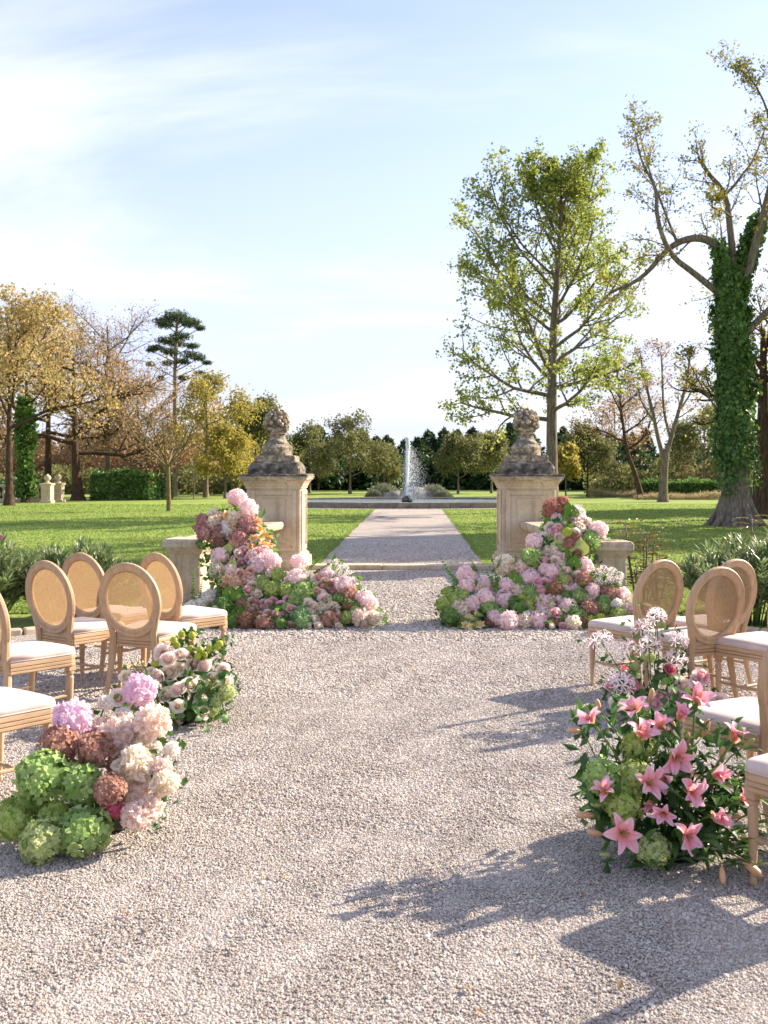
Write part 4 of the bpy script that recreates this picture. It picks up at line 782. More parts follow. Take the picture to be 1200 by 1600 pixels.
def make_chair():
    R = empty('chair', (0, 0, 0)); W = MAT['wood']; tl = math.tan(math.radians(9)); by = lambda z: -.225-(z-.45)*tl
    mb = MB(); loft_outline(mb, [(-.03, .372), (.0, .375), (.005, .382), (.005, .394), (-.003, .398), (.005, .402), (.005, .416), (-.003, .42), (.005, .424), (.005, .446), (0, .452)]); obj('seat_frame', mb.mesh('seat_frame', MAT['wood_rail']), R)
    mb = MB(); loft_outline(mb, [(-.006, .450), (.002, .458), (.006, .470), (.002, .484), (-.012, .495), (-.05, .503), (-.11, .507), (-.17, .509)]); cu = obj('seat_cushion', mb.mesh('seat_cushion', MAT['fabric'], True), R)
    mb = MB(); O = outline_seat(); tube(mb, [(x*1.012, y*1.012, .456) for x, y in np.vstack([O, O[:1]])], .0045, 6, 0, False); obj('piping', mb.mesh('piping', MAT['fabric'], True), cu)
    # oval back: a swept moulding
    a, b, zc = .226, .240, .718; n = 48; prof = [(-.031, -.006), (-.025, .013), (-.010, .019), (.009, .015), (.024, .021), (.032, .013), (.034, -.006), (.024, -.018), (-.022, -.018)]; k = len(prof); V = []
    for i in range(n):
        t = 2*math.pi*i/n; c, s = math.cos(t), math.sin(t); nx_, nz_ = c/a, s/b; l = math.hypot(nx_, nz_); nx_, nz_ = nx_/l, nz_/l
        for dr, dy in prof: z = zc+b*s+nz_*dr; V.append([a*c+nx_*dr, by(z)-dy, z])
    Q = [[i*k+j, i*k+(j+1) % k, ((i+1) % n)*k+(j+1) % k, ((i+1) % n)*k+j] for i in range(n) for j in range(k)]; mb = MB(); mb.add(V, Q); fr = obj('back_frame', mb.mesh('back_frame', W, False), R)
    mb = MB(); V = []; m = 40                                                # cane panel, two skins 6 mm apart
    for dy in (-.003, .003):
        for i in range(m): t = 2*math.pi*i/m; z = zc+(b-.02)*math.sin(t); V.append([(a-.02)*math.cos(t), by(z)+dy, z])
    mb.add(V, [list(range(m))]); mb.F.append((np.array([list(range(2*m-1, m-1, -1))]), 0)); obj('cane_panel', mb.mesh('cane_panel', MAT['cane']), fr)
    for s in (-1, 1):
        mb = MB(); pts = [(s*.212, by(.60), .60), (s*.194, by(.545), .545), (s*.178, by(.50), .50), (s*.172, by(.45), .45), (s*.176, -.218, .40), (s*.182, -.225, .30), (s*.19, -.25, .15), (s*.198, -.285, 0)]
        tube(mb, pts, [.02, .024, .026, .027, .027, .025, .021, .017], 8); obj('leg', mb.mesh('leg', W, False), R)
        mb = MB(); lathe(mb, [(.011, 0), (.015, .004), (.0155, .02), (.012, .03), (.0175, .12), (.0215, .25), (.0235, .30), (.018, .31), (.018, .318), (.026, .323), (.026, .335), (.019, .342)], 12, (s*.215, .20, 0))
        sqloft(mb, [(.024, .342), (.026, .346), (.026, .40), (.024, .405)], (s*.215, .20, 0), .004); obj('leg', mb.mesh('leg', W, False), R)
        mb = MB(); tube(mb, [(s*.213, .19, .185), (s*.205, 0, .178), (s*.189, -.24, .19)], .0125, 8, 0, True, .8); obj('stretcher', mb.mesh('stretcher', W), R)
    mb = MB(); tube(mb, [(-.2, .02, .178), (0, .03, .176), (.2, .02, .178)], .0125, 8, 0, True, .8); obj('stretcher', mb.mesh('stretcher', W), R)
    return R
CH = [  # back-centre X, Y, facing angle (from +Y towards +X), label
    (-1.79, 7.15, 20, 'oval cane-back chair right behind the cream rose cluster, in front of another chair'),
    (-1.78, 8.00, 38, 'oval cane-back chair beside the flower display with yellow narcissus, nearest the balustrade'),
    (-2.42, 7.32, 32, 'oval cane-back chair with its back wholly in view, second from the left picture edge'),
    (-2.40, 8.02, 30, 'oval cane-back chair mostly hidden behind two others, in front of the pink-flowered oleander'),
    (-2.44, 6.26, 36, 'chair cut by the left picture edge with only the right rim of its back visible'),
    (-2.04, 4.80, 35, 'nearest left chair with only its pale seat showing behind the lilac hydrangea'),
    (2.02, 7.40, -34, 'oval cane-back chair behind the spidery white flowers, nearest the anthurium display'),
    (2.28, 6.85, -27, 'oval cane-back chair overlapping another one, right of the spidery white flowers'),
    (2.58, 7.45, -30, 'oval cane-back chair half hidden behind another, before the right oleanders'),
    (2.74, 6.62, -30, 'chair cut by the right picture edge, only a thin rim of its back showing'),
    (1.965, 4.56, -30, 'chair whose white seat stands right behind the pink lilies'),
    (1.99, 3.70, -32, 'nearest right chair with only a fluted front leg and seat corner beside the lilies'),
    (2.62, 4.25, -30, 'chair just beyond the right picture edge beside the white-seated one'),
    (2.25, 2.72, -35, 'chair beyond the right picture edge in the row nearest the viewer'),
]
proto = make_chair()
for i, (x, y, a, lab) in enumerate(CH):
    o = proto if i == 0 else copy_tree(proto); f = math.radians(a); o.location = (x+.235*math.sin(f), y+.235*math.cos(f), .008); o.rotation_euler = (0, 0, -f); tag(o, lab, 'chair', 'oval cane-back chairs along the aisle')

# ------------------------------------------------------------------ flowers
def pm(name, *cols, t=.5): b = {'pink': (252, 240, 236), 'lilac': (250, 232, 240), 'green': (200, 212, 150), 'lime': (214, 222, 160), 'mint': (206, 220, 176), 'darkgreen': (160, 186, 110), 'brown': (206, 160, 150), 'mauve': (196, 150, 130), 'rust': (206, 162, 140), 'darkbrown': (170, 146, 110), 'blush': (252, 222, 206), 'cream': (252, 232, 206), 'peach': (252, 232, 206), 'white': (250, 240, 228), 'palelime': (222, 228, 180)}.get(name); return m_leaf('petal_'+name, [lin(*c) for c in (cols if len(cols) > 1 else cols*2)], t, .6, .15, blush=lin(*b) if b else None)
PM = dict(
    pink=pm('pink', (250, 226, 226), (253, 236, 236), (249, 216, 219), (253, 243, 242), t=.55), lilac=pm('lilac', (234, 202, 226), (242, 214, 230), (246, 222, 228), (226, 192, 222)),
    blush=pm('blush', (251, 236, 226), (252, 241, 233), (250, 228, 219), t=.55), cream=pm('cream', (252, 243, 226), (252, 246, 234), (250, 236, 216), t=.55), white=pm('white', (252, 248, 240), (253, 250, 245), (249, 243, 234), t=.55),
    peach=pm('peach', (246, 208, 172), (248, 220, 190), (240, 196, 160)), green=pm('green', (142, 176, 96), (166, 196, 116), (188, 210, 142), (124, 160, 82)), mint=pm('mint', (124, 168, 104), (146, 184, 122), (166, 200, 140)),
    lime=pm('lime', (166, 186, 92), (186, 202, 110), (200, 214, 132), (150, 172, 84)), palelime=pm('palelime', (178, 196, 116), (196, 210, 140), (214, 222, 166)), darkgreen=pm('darkgreen', (98, 136, 72), (116, 152, 84), (136, 168, 98)),
    brown=pm('brown', (176, 134, 118), (192, 150, 132), (206, 168, 146), (160, 118, 104)), mauve=pm('mauve', (210, 160, 154), (222, 178, 170), (200, 146, 140), (230, 194, 186)), rust=pm('rust', (188, 130, 110), (202, 146, 126), (176, 116, 98)),
    darkbrown=pm('darkbrown', (150, 108, 92), (166, 122, 100), (156, 126, 92)), magenta=pm('magenta', (222, 112, 148), (232, 132, 162), (212, 102, 134)), coral=pm('coral', (250, 208, 196), (250, 216, 206)),
    rosepink=pm('rosepink', (246, 200, 204), (248, 212, 216), (244, 190, 196)), deeprose=pm('deeprose', (224, 128, 144), (232, 146, 158)), orange=pm('orange', (240, 166, 54), (246, 180, 76)), yellowc=pm('yellow', (244, 214, 120), (248, 226, 150)),
    pod=pm('pod', (178, 190, 72), (196, 204, 92), (160, 176, 62), t=.2), anth=pm('anthurium', (122, 162, 62), t=.4), anthdark=pm('anthuriumdark', (58, 104, 40), t=.25), anthpale=pm('anthuriumpale', (204, 210, 128), t=.4), bell=pm('bell', (96, 146, 62), (118, 168, 78), (140, 184, 96)))
def lily_mat():
    t = NT('petal_lily'); v = t.coord('Object'); s = t.new('SeparateXYZ'); t.l.new(v, s.inputs[0])
    col = t.ramp(s.outputs[1], [(.0, lin(222, 210, 130)), (.12, lin(242, 172, 156)), (.35, lin(243, 168, 178)), (.7, lin(246, 190, 204)), (1.0, lin(248, 214, 226))]); mid = t.math('ABSOLUTE', s.outputs[0]); col = t.mixc(t.ramp(mid, [(0, (.55, .55, .55, 1)), (.05, (0, 0, 0, 1))]), col, lin(232, 130, 140))
    t.color(col); t.setp(.45, .3); tr = t.new('BsdfTranslucent'); t.l.new(col, tr.inputs[0]); mx = t.new('MixShader'); mx.inputs[0].default_value = .35; t.l.new(t.b.outputs[0], mx.inputs[1]); t.l.new(tr.outputs[0], mx.inputs[2]); t.l.new(mx.outputs[0], t.out.inputs[0]); return t.m
PM['lily'] = lily_mat(); PM['bud'] = m_noise('lily_bud', [(.3, lin(186, 140, 96)), (.55, lin(212, 168, 128)), (.8, lin(226, 150, 130))], 1.6, (2.5, 2.5, .6), .5, .3, 0); PM['budgreen'] = m_noise('lily_bud_green', [(.3, lin(140, 156, 82)), (.7, lin(184, 186, 120))], 2, (2, 2, .6), .5, .3, 0)
PM['narc'] = pm('narcissus', (252, 236, 196), (252, 228, 176), (250, 240, 214)); PM['anther'] = m_plain('anther', lin(150, 92, 40), .8); PM['nerine'] = pm('nerine', (250, 238, 240), (250, 228, 234), (252, 246, 246))

def frame(d):
    d = np.asarray(d, float); ref = np.array([0, 0, 1.]) if abs(d[2]) < .9 else np.array([1., 0, 0]); a = np.cross(ref, d); a /= np.linalg.norm(a); return a, np.cross(d, a)
CORE = {}
def core_mat(col):
    if col not in CORE: CORE[col] = PM[col]
    return CORE[col]
def hyd_mesh(col, n, rf, seed, jit=.07, lift=.35):
    """mophead: four-petalled florets set over a ball"""
    r = np.random.RandomState(seed); mb = MB(); V, Q = ICO2; mb.add(lump(V, .05, 4, seed)*.80, Q)
    for i in range(n):
        z = 1-2*(i+.5)/n; q = math.sqrt(max(0, 1-z*z)); a = i*2.39996+r.normal()*.12; d = np.array([q*math.cos(a), q*math.sin(a), z]); d = d+r.normal(size=3)*.05; d /= np.linalg.norm(d)
        if z < -.86: continue
        t1, t2 = frame(d); c = d*(.90+jit*r.normal()+.05*math.sin(3*d[0]*2.2+seed)+.05*math.sin(4.5*d[1]+2*d[2]+seed*1.7)); a0 = r.rand()*6.28; P = [c]; Fq = []
        for k in range(4):
            b = a0+k*math.pi/2+r.normal()*.08; e = math.cos(b)*t1+math.sin(b)*t2; s = -math.sin(b)*t1+math.cos(b)*t2; up = lift+.25*r.normal(); f = rf*(.85+.3*r.rand()); m = len(P)
            P += [c+e*f*.42+s*f*.44+d*f*(.20*up+.10), c+e*f*.92+s*f*.34+d*f*up*.9, c+e*f*1.06+d*f*(up-.12), c+e*f*.92-s*f*.34+d*f*up*.9, c+e*f*.42-s*f*.44+d*f*(.20*up+.10)]
            Fq += [[0, m, m+1, m+2], [0, m+2, m+3, m+4]]
        mb.add(P, Fq)
    return mb.mesh('hydrangea_'+col, [PM[col]], False)
def fluff_mesh(col, n, seed, w=.42):
    """peony or carnation: crowded ruffled petals standing out of the ball"""
    r = np.random.RandomState(seed); mb = MB(); V, Q = ICO2; mb.add(lump(V, .06, 4, seed)*.70, Q)
    for i in range(n):
        z = 1-2*(i+.5)/n
        if z < -.85: continue
        q = math.sqrt(1-z*z); a = i*2.39996+r.normal()*.15; d = np.array([q*math.cos(a), q*math.sin(a), z]); t1, t2 = frame(d); b = r.rand()*6.28; e = math.cos(b)*t1+math.sin(b)*t2; s = -math.sin(b)*t1+math.cos(b)*t2; L = 1.0+.07*r.normal(); P = []; ww = w*(.7+.5*r.rand())
        bend = .22+.2*r.rand()
        for j, v in enumerate((.0, .5, 1.0)):
            for k, u_ in enumerate((-1, -.35, .35, 1)):
                rad = .55+(L-.55)*v-(.10 if abs(u_) == 1 and v == 1 else 0)+.05*r.normal()*v
                P.append(d*rad+s*u_*ww*.5*(.45+.6*v)+e*(bend*v*v+.06*math.sin(u_*5+i)*v-.08*(1-u_*u_)*v))
        mb.add(P, [[j*4+k, j*4+k+1, (j+1)*4+k+1, (j+1)*4+k] for j in range(2) for k in range(3)])
    return mb.mesh('peony_'+col, [PM[col]], True)
ROSE = {}
def rose_mat(col):
    """garden rose: warmer, deeper heart and paler outer petals"""
    if col not in ROSE:
        heart = dict(cream=(253, 238, 216), blush=(252, 230, 220), rosepink=(243, 184, 190), coral=(248, 202, 184), pink=(244, 194, 204), deeprose=(218, 112, 132), white=(246, 236, 210)).get(col, (230, 170, 160)); outer = dict(cream=(253, 248, 238), blush=(253, 242, 236), rosepink=(252, 226, 228), coral=(252, 232, 220), pink=(252, 230, 234), deeprose=(236, 150, 164), white=(252, 250, 244)).get(col, (250, 230, 226))
        t = NT('petal_rose_'+col); v = t.coord('Object'); s = t.new('SeparateXYZ'); t.l.new(v, s.inputs[0]); rr = t.math('SQRT', t.math('ADD', t.math('MULTIPLY', s.outputs[0], s.outputs[0]), t.math('MULTIPLY', s.outputs[1], s.outputs[1])))
        c = t.ramp(rr, [(.1, lin(*heart)), (.45, lin(*[(a+b)//2 for a, b in zip(heart, outer)])), (.8, lin(*outer))]); g = t.new('NewGeometry'); c = t.mixc(.5, c, t.ramp(g.outputs['Random Per Island'], [(0, (.9, .88, .86, 1)), (1, (1.03, 1.03, 1.03, 1))]), 'MULTIPLY'); t.color(c); t.setp(.6, .2)
        tr = t.new('BsdfTranslucent'); t.l.new(c, tr.inputs[0]); mx = t.new('MixShader'); mx.inputs[0].default_value = .5; t.l.new(t.b.outputs[0], mx.inputs[1]); t.l.new(tr.outputs[0], mx.inputs[2]); t.l.new(mx.outputs[0], t.out.inputs[0]); ROSE[col] = t.m
    return ROSE[col]
def rose_mesh(col, seed):
    r = np.random.RandomState(seed); mb = MB(); nu, nv = 5, 5
    for li, (cnt, Rr, h, op) in enumerate(((2, .09, .60, .0), (3, .19, .66, .01), (4, .32, .68, .03), (5, .47, .62, .07), (6, .63, .52, .13), (6, .80, .36, .2), (5, .96, .12, .3))):
        for k in range(cnt):
            az = 6.283*k/cnt+li*.9+r.normal()*.12; hw = (2.0 if li < 2 else 1.1-.07*li)*(.9+.2*r.rand()); P = []
            for j in range(nv):
                v = j/(nv-1)
                for i in range(nu):
                    u_ = -1+2*i/(nu-1); ve = v*(1-.16*u_*u_); rad = Rr*(.22+.78*ve**.6)+op*max(0, ve-.55)*1.6; zz_ = -.55+(h+.55)*ve-op*1.5*max(0, ve-.6)**1.2+.02*r.normal()*v; P.append([rad*math.cos(az+u_*hw), rad*math.sin(az+u_*hw), zz_])
            mb.add(P, [[j*nu+i, j*nu+i+1, (j+1)*nu+i+1, (j+1)*nu+i] for j in range(nv-1) for i in range(nu-1)])
    return mb.mesh('rose_'+col, [rose_mat(col)], True)
def strip(mb, L, W, ang, n=6, mi=0, nu=2, base=.12, tip=.0, twist=0.0, keel=.15, pw=.85):
    """a petal or leaf along +y; ang(t) is its slope above the xy plane"""
    P = []; y = z = 0.0
    for j in range(n+1):
        t = j/n; w = W*max(tip if j == n else .03, math.sin(math.pi*min(1, (t*.96+.02)**.8))**pw+base*(1-t))*.5
        for i in range(nu+1): u_ = -1+2*i/nu; P.append([u_*w, y, z+keel*w*abs(u_)])
        y += L/n*math.cos(ang(t)); z += L/n*math.sin(ang(t))
    k = nu+1; mb.add(P, [[j*k+i, j*k+i+1, (j+1)*k+i+1, (j+1)*k+i] for j in range(n) for i in range(nu)], mi)
def lily_petal_mesh(w):
    mb = MB(); strip(mb, 1.32, w, lambda t: math.radians(62-78*t**1.6), 9, 0, 4, .3, 0, 0, .3, .65); return mb.mesh('lily_petal', [PM['lily']], True)
def lily_core_mesh():
    mb = MB()
    for k in range(6): a = k*1.047+.5; tube(mb, [(0, 0, 0), (.06*math.cos(a), .06*math.sin(a), .3), (.2*math.cos(a), .2*math.sin(a), .62)], .012, 4, 0); V, Q = ICO1; mb.add(V*np.array([.05, .025, .025]) @ np.array([[math.cos(a+1.57), math.sin(a+1.57), 0], [-math.sin(a+1.57), math.cos(a+1.57), 0], [0, 0, 1]])+np.array([.2*math.cos(a), .2*math.sin(a), .64]), Q, 1)
    tube(mb, [(0, 0, -.3), (0, 0, 0), (.02, .02, .7)], [.05, .045, .02], 6, 0); return mb.mesh('stamens', [PM['lime'], PM['anther']], True)
def bud_mesh(mat):
    mb = MB(); lathe(mb, [(.03, -.55), (.035, -.42), (.10, -.36), (.15, -.1), (.165, .15), (.14, .36), (.08, .5), (.02, .56)], 9); V = mb.V[0]; a = np.arctan2(V[:, 1], V[:, 0]); V[:, :2] *= (1+.10*np.cos(a*3))[:, None]; return mb.mesh('lily_bud', [mat], True)
def nerine_mesh(seed):
    r = np.random.RandomState(seed); mb = MB()
    for i in range(7):
        z = .05+.9*(i+.5)/7; q = math.sqrt(1-z*z); a = i*2.4+r.rand()*.4; d = np.array([q*math.cos(a), q*math.sin(a), z]); t1, t2 = frame(d); c = d*.55; tube(mb, [(0, 0, 0), tuple(c)], .018, 3, 1)
        for k in range(6):
            b = k*1.047+r.rand()*.3; e = math.cos(b)*t1+math.sin(b)*t2; s = -math.sin(b)*t1+math.cos(b)*t2; P = []; w = .042
            for j in range(5): t = j/4; p = c+d*(.42*math.sin(t*2.3))+e*(.56*t+.1*t*t)+s*(.05*math.sin(t*6+k)); ww = w*(1.15-.85*abs(t-.55)); P += [p-s*ww, p+s*ww]
            mb.add(P, [[2*j, 2*j+1, 2*j+3, 2*j+2] for j in range(4)])
        for k in range(4): e = unit(r.normal(size=(1, 3)))[0]; tube(mb, [tuple(c), tuple(c+d*.3+e*.12), tuple(c+d*.5+e*.22)], .007, 3, 0, False)
    return mb.mesh('nerine', [PM['nerine'], MAT['stem']], True)
def anth_mesh(col):
    mb = MB(); P = [[0, -.02, 0.05]]; n = 22
    for i in range(n):
        t = 2*math.pi*i/n-math.pi/2; x = .95*16*math.sin(t)**3/17; y = -(13*math.cos(t)-5*math.cos(2*t)-2*math.cos(3*t)-math.cos(4*t))/17+.1; P.append([x, y, -.10+.14*x*x+.08*math.sin(3*t)])
    mb.add(P, [[0, 1+i, 1+(i+1) % n] for i in range(n)]); Vb = np.array(P)-np.array([0, 0, .015]); mb.add(Vb, [[0, 1+(i+1) % n, 1+i] for i in range(n)]); tube(mb, [(0, .25, .02), (.03, .05, .25), (.05, -.2, .45)], [.07, .075, .03], 7, 1); tube(mb, [(0, .25, 0), (0, .35, -.3), (0, .3, -.8)], .025, 5, 2)
    return mb.mesh('anthurium', [PM[col], PM['palelime'], MAT['stem']], True)
def narcissus_mesh(cup):
    mb = MB()
    for k in range(6):
        m2 = MB(); strip(m2, .95, .55, lambda t: math.radians(20-25*t), 4, 0, 2, .3); mb.add(rotz(np.concatenate(m2.V), k*1.047), m2.F[0][0])
    lathe(mb, [(.16, 0), (.2, .1), (.25, .3), (.34, .4)], 10, (0, 0, 0), 1, False); tube(mb, [(0, 0, 0), (0, .1, -.4), (0, 0, -1.2)], .05, 4, 2); return mb.mesh('narcissus', [PM['narc'], PM[cup], MAT['stem']], True)
def bells_mesh(seed, L=1.0):
    r = np.random.RandomState(seed); mb = MB(); n = 9; pts = [np.array([.05*math.sin(3*t), .05*math.sin(2*t+1), t*L]) for t in np.linspace(0, 1, 8)]; tube(mb, pts, [.014]*4+[.011]*4, 5, 1)
    for i in range(n):
        t = .18+.8*i/(n-1); c = np.array([.05*math.sin(3*t), .05*math.sin(2*t+1), t*L]); s = .078*(1.05-.55*t)
        for k in range(4):
            a = k*1.5708+i*.8; d = np.array([math.cos(a), math.sin(a), .35]); V, Q = ICO1; mb.add(lump(V, .12, 2, i*4+k)*s*.62*np.array([1, 1, .8])+c+d*s*.85, Q, 0)
    return mb.mesh('bells_of_ireland', [PM['bell'], MAT['stem']], True)
def pod_mesh(seed):
    mb = MB(); V, Q = ICO2; mb.add(lump(V, .05, 6, seed)*np.array([1, 1, 1.05]), Q)
    for k in range(5): a = k*1.2566; tube(mb, [(.2*math.cos(a), .2*math.sin(a), 1.0), (.4*math.cos(a), .4*math.sin(a), 1.25)], [.14, .03], 4)
    tube(mb, [(0, 0, -.9), (.2, .1, -2.6), (.1, .3, -5)], [.12, .09, .09], 4, 1); return mb.mesh('seed_pod', [PM['pod'], MAT['stem']], True)
def leaf_mesh(seed, L=1.0, W=.3, droop=60, n=6):
    mb = MB(); strip(mb, L, W, lambda t: math.radians(25-droop*t+8*math.sin(4*t+seed)), n, 0, 2, .1, 0, 0, .3); return mb.mesh('leaf', [MAT['leaf']], True)
_cache = {}
def get(kind, col, var):
    key = (kind, col, var)
    if key not in _cache:
        s = hash_(kind+str(col))+var*7
        _cache[key] = {'hyd': lambda: hyd_mesh(col, 165, .195, s, .05), 'hydfine': lambda: hyd_mesh(col, 210, .165, s, .05), 'hydbig': lambda: hyd_mesh(col, 105, .265, s, .05, .5), 'fluff': lambda: fluff_mesh(col, 210, s, .34), 'rose': lambda: rose_mesh(col, s), 'ner': lambda: nerine_mesh(s), 'anth': lambda: anth_mesh(col), 'nar': lambda: narcissus_mesh(col), 'bells': lambda: bells_mesh(s), 'pod': lambda: pod_mesh(s), 'bud': lambda: bud_mesh(PM[col]), 'leaf': lambda: leaf_mesh(var, 1, .31, 50), 'roundleaf': lambda: leaf_mesh(var, 1, .62, 40, 5)}[kind]()
    return _cache[key]
def hash_(s): return sum((i+1)*ord(c) for i, c in enumerate(s)) % 9973
NAMES = dict(hyd='hydrangea', hydfine='hydrangea', hydbig='hydrangea', fluff='peony', rose='rose', ner='nerine', anth='anthurium', nar='narcissus', bells='bells_of_ireland', pod='seed_pod', bud='lily_bud', leaf='leaf', roundleaf='leaf')
class Arr:
    def __init__(s, name, loc, label, yfun, seed, group=None):
        s.R = empty(name, loc); s.o = Vector(loc); s.y = yfun; s.r = random.Random(seed); s.heads = []; s.seed = seed; tag(s.R, label, 'flower arrangement', group)
    def put(s, kind, col, u, v, rpx, face=None, dy=0.0, stem=False, name=None):
        Y = s.y(u, v)+dy; r = rpx*Y/F; p = Vector((wx(u, Y), Y, max(wz(v, Y), r*.75 if kind not in ('bells',) else .0)))
        if face is None:
            if kind in ('hyd', 'hydfine', 'hydbig', 'fluff'): q = Quaternion((s.r.gauss(0, .35), s.r.gauss(0, .35), s.r.gauss(0, .6), 1)); q.normalize(); q = Vector((s.r.gauss(0, .3), -.35, .9)).to_track_quat('Z', 'Y') @ Quaternion((0, 0, 1), s.r.random()*6.28)
            else: q = Vector((s.r.gauss(.3, .4), -.8, .75+s.r.gauss(0, .3))).to_track_quat('Z', 'Y') @ Quaternion((0, 0, 1), s.r.random()*6.28)
        else: q = Vector(face).to_track_quat('Z', 'Y') @ Quaternion((0, 0, 1), s.r.random()*6.28 if kind not in ('anth',) else 0)
        sc = r*(.9+.2*s.r.random()) if kind in ('hyd', 'hydfine', 'fluff') else r
        scale = (sc*(.95+.12*s.r.random()), sc*(.95+.12*s.r.random()), sc*(.86+.12*s.r.random())) if kind in ('hyd', 'hydfine', 'hydbig', 'fluff') else sc
        o = obj(name or NAMES[kind], get(kind, col, s.r.randrange(3)), s.R, p-s.o, q, scale)
        if kind not in ('bells', 'bud', 'leaf', 'roundleaf'): s.heads.append((p, r))
        if stem: s.stem(p, Vector((s.o.x+(p.x-s.o.x)*.35, s.o.y+(p.y-s.o.y)*.3+.05, .06)))
        return o
    def stem(s, p, b, r=.0045):
        mb = MB(); m = p.lerp(b, .5)+Vector((s.r.gauss(0, .02), s.r.gauss(0, .02), .03)); tube(mb, [tuple(x-s.o) for x in (p, p.lerp(m, .5)+Vector((0, 0, .01)), m, b)], r, 5); obj('stem', mb.mesh('stem', MAT['stem'], True), s.R)
    def foliage(s, per=12, L=.075, W=.04, spread=.9, back=.07, mat='leaf'):
        r = np.random.RandomState(s.seed); P = []
        for p, rad in s.heads:
            k = np.clip(r.normal(size=(per, 3)), -1.15, 1.15)*max(rad, .035)*spread; k[:, 1] += back+np.abs(r.normal(size=per))*.07; k[:, 2] -= .025; c = np.array(p[:])+k; P.append(c)
            m = max(2, per//3); t = r.rand(m)[:, None]; c2 = np.array(p[:])*(1-t)+np.array([s.o.x+(p.x-s.o.x)*.75, p.y+.18, .03])*t+r.normal(size=(m, 3))*.04; P.append(c2)
        c = np.concatenate(P); c[:, 2] = np.maximum(c[:, 2], .015); c -= np.array(s.o[:]); mb = MB(); rand_leaves(mb, c, L, W, r, .3); o = obj('foliage', mb.mesh('foliage', MAT[mat]), s.R); o['kind'] = 'stuff'
    def bowl(s, sx, sy, h=.09, dx=0, dy=0):
        mb = MB(); lathe(mb, [(.75, 0), (.95, .3), (1, 1.0), (.92, 1.0), (.85, .6)], 18); mb.V[0] = mb.V[0]*np.array([sx, sy, h])+np.array([dx, dy, .006]); obj('flower_bowl', mb.mesh('flower_bowl', MAT['black'], True), s.R)

# front left: hydrangeas and cream peonies
def yf(v0, y0, v1, y1): return lambda u, v: y0+(v-v0)*(y1-y0)/(v1-v0)
A = Arr('flower_arrangement', (wx(130, 4.5), 4.5, 0), 'round cluster of green, brown and cream hydrangeas at the aisle, with two lilac globes', yf(1310, 4.22, 1100, 4.68), 1)
Z = lambda x, y: (x*.3083, 1000+y*.3083)
for k, col, x, y, rr_, dy in (('hydbig', 'green', 210, 690, 122, -.05), ('hydbig', 'green', 405, 725, 105, 0), ('hydbig', 'green', 425, 975, 120, 0), ('hydfine', 'palelime', 215, 1020, 118, -.02), ('hydfine', 'lime', 65, 930, 85, .03), ('hydfine', 'lime', 165, 825, 82, .1), ('hydfine', 'lime', 280, 890, 85, .06), ('hydfine', 'lime', 500, 915, 68, .08), ('hydfine', 'lime', 45, 850, 50, .1),
                        ('hydfine', 'brown', 300, 535, 105, 0), ('hydfine', 'brown', 480, 555, 95, -.02), ('hydfine', 'brown', 558, 760, 88, -.06), ('hyd', 'mauve', 585, 640, 45, .1), ('hyd', 'magenta', 575, 855, 60, .02), ('hydbig', 'lilac', 370, 400, 98, 0), ('hydbig', 'lilac', 708, 252, 84, .1),
                        ('fluff', 'blush', 772, 418, 95, 0), ('fluff', 'blush', 600, 490, 112, .05), ('fluff', 'cream', 685, 640, 95, 0), ('fluff', 'cream', 705, 560, 75, .08), ('fluff', 'blush', 815, 650, 65, 0), ('fluff', 'cream', 835, 725, 65, -.02), ('fluff', 'blush', 690, 890, 80, 0), ('fluff', 'blush', 760, 850, 70, .02), ('fluff', 'blush', 700, 780, 75, .06), ('fluff', 'blush', 520, 460, 70, .1),
                        ('fluff', 'white', 535, 318, 42, .05), ('fluff', 'white', 868, 555, 44, 0), ('fluff', 'white', 785, 545, 36, .08), ('fluff', 'white', 625, 380, 46, .1), ('fluff', 'white', 185, 565, 32, .1)):
    u, v = Z(x, y); A.put(k, col, u, v, rr_*.3083, None, dy, stem=(y < 430 or x > 800))
A.bowl(.2, .12, .09, .02, .08); A.foliage(9, .055, .03, .7)
# left: cream roses and green pods
A = Arr('flower_arrangement', (wx(268, 6.45), 6.45, 0), 'loose cluster of cream roses with round yellow-green pods beside the left chairs', yf(1130, 6.3, 1000, 6.62), 2)
for x, y in ((640, 185), (800, 180), (600, 290), (850, 270), (910, 145), (858, 165), (985, 122), (1035, 135), (828, 68), (915, 72), (965, 225), (900, 250), (888, 388), (900, 335), (1030, 365), (1022, 305), (1145, 210), (1130, 150), (760, 170), (690, 350), (1000, 215), (850, 95), (1080, 200)):
    u, v = Z(x, y); A.put('rose', ('cream', 'cream', 'blush')[A.r.randrange(3)], u, v, 42*.3083*(.85+.3*A.r.random()), None, A.r.gauss(0, .04))
for x, y in ((905, 500), (945, 470), (1000, 475), (920, 530), (990, 545), (1040, 550), (1130, 535), (1090, 545), (810, 625), (1065, 580), (1145, 520), (1030, 585), (1055, 730), (1040, 770)): A.put('pod', 'pod', x*.3, 850+y*.3, 19*.3, None, A.r.gauss(0, .04), stem=False)
for x, y in ((1090, 310), (1065, 350), (1040, 230), (1150, 270)): u, v = Z(x, y); A.put('hydfine', 'palelime', u, v, 13, None, .05)
for i in range(70):
    u = 245+105*A.r.random(); v = 1050+88*A.r.random(); o = A.put('roundleaf', 'leaf', u, v, 15+7*A.r.random(), (A.r.gauss(0, .7), -.6, .8), A.r.gauss(.02, .06))
for i in range(16): x = wx(200+150*A.r.random(), 6.4); A.stem(Vector((x, 6.4+A.r.gauss(0, .05), .2+.25*A.r.random())), Vector((A.o.x+(x-A.o.x)*.3, 6.48, .03)))
A.bowl(.16, .12, .07, 0, .05); A.foliage(16, .05, .03, 1.1, .10)

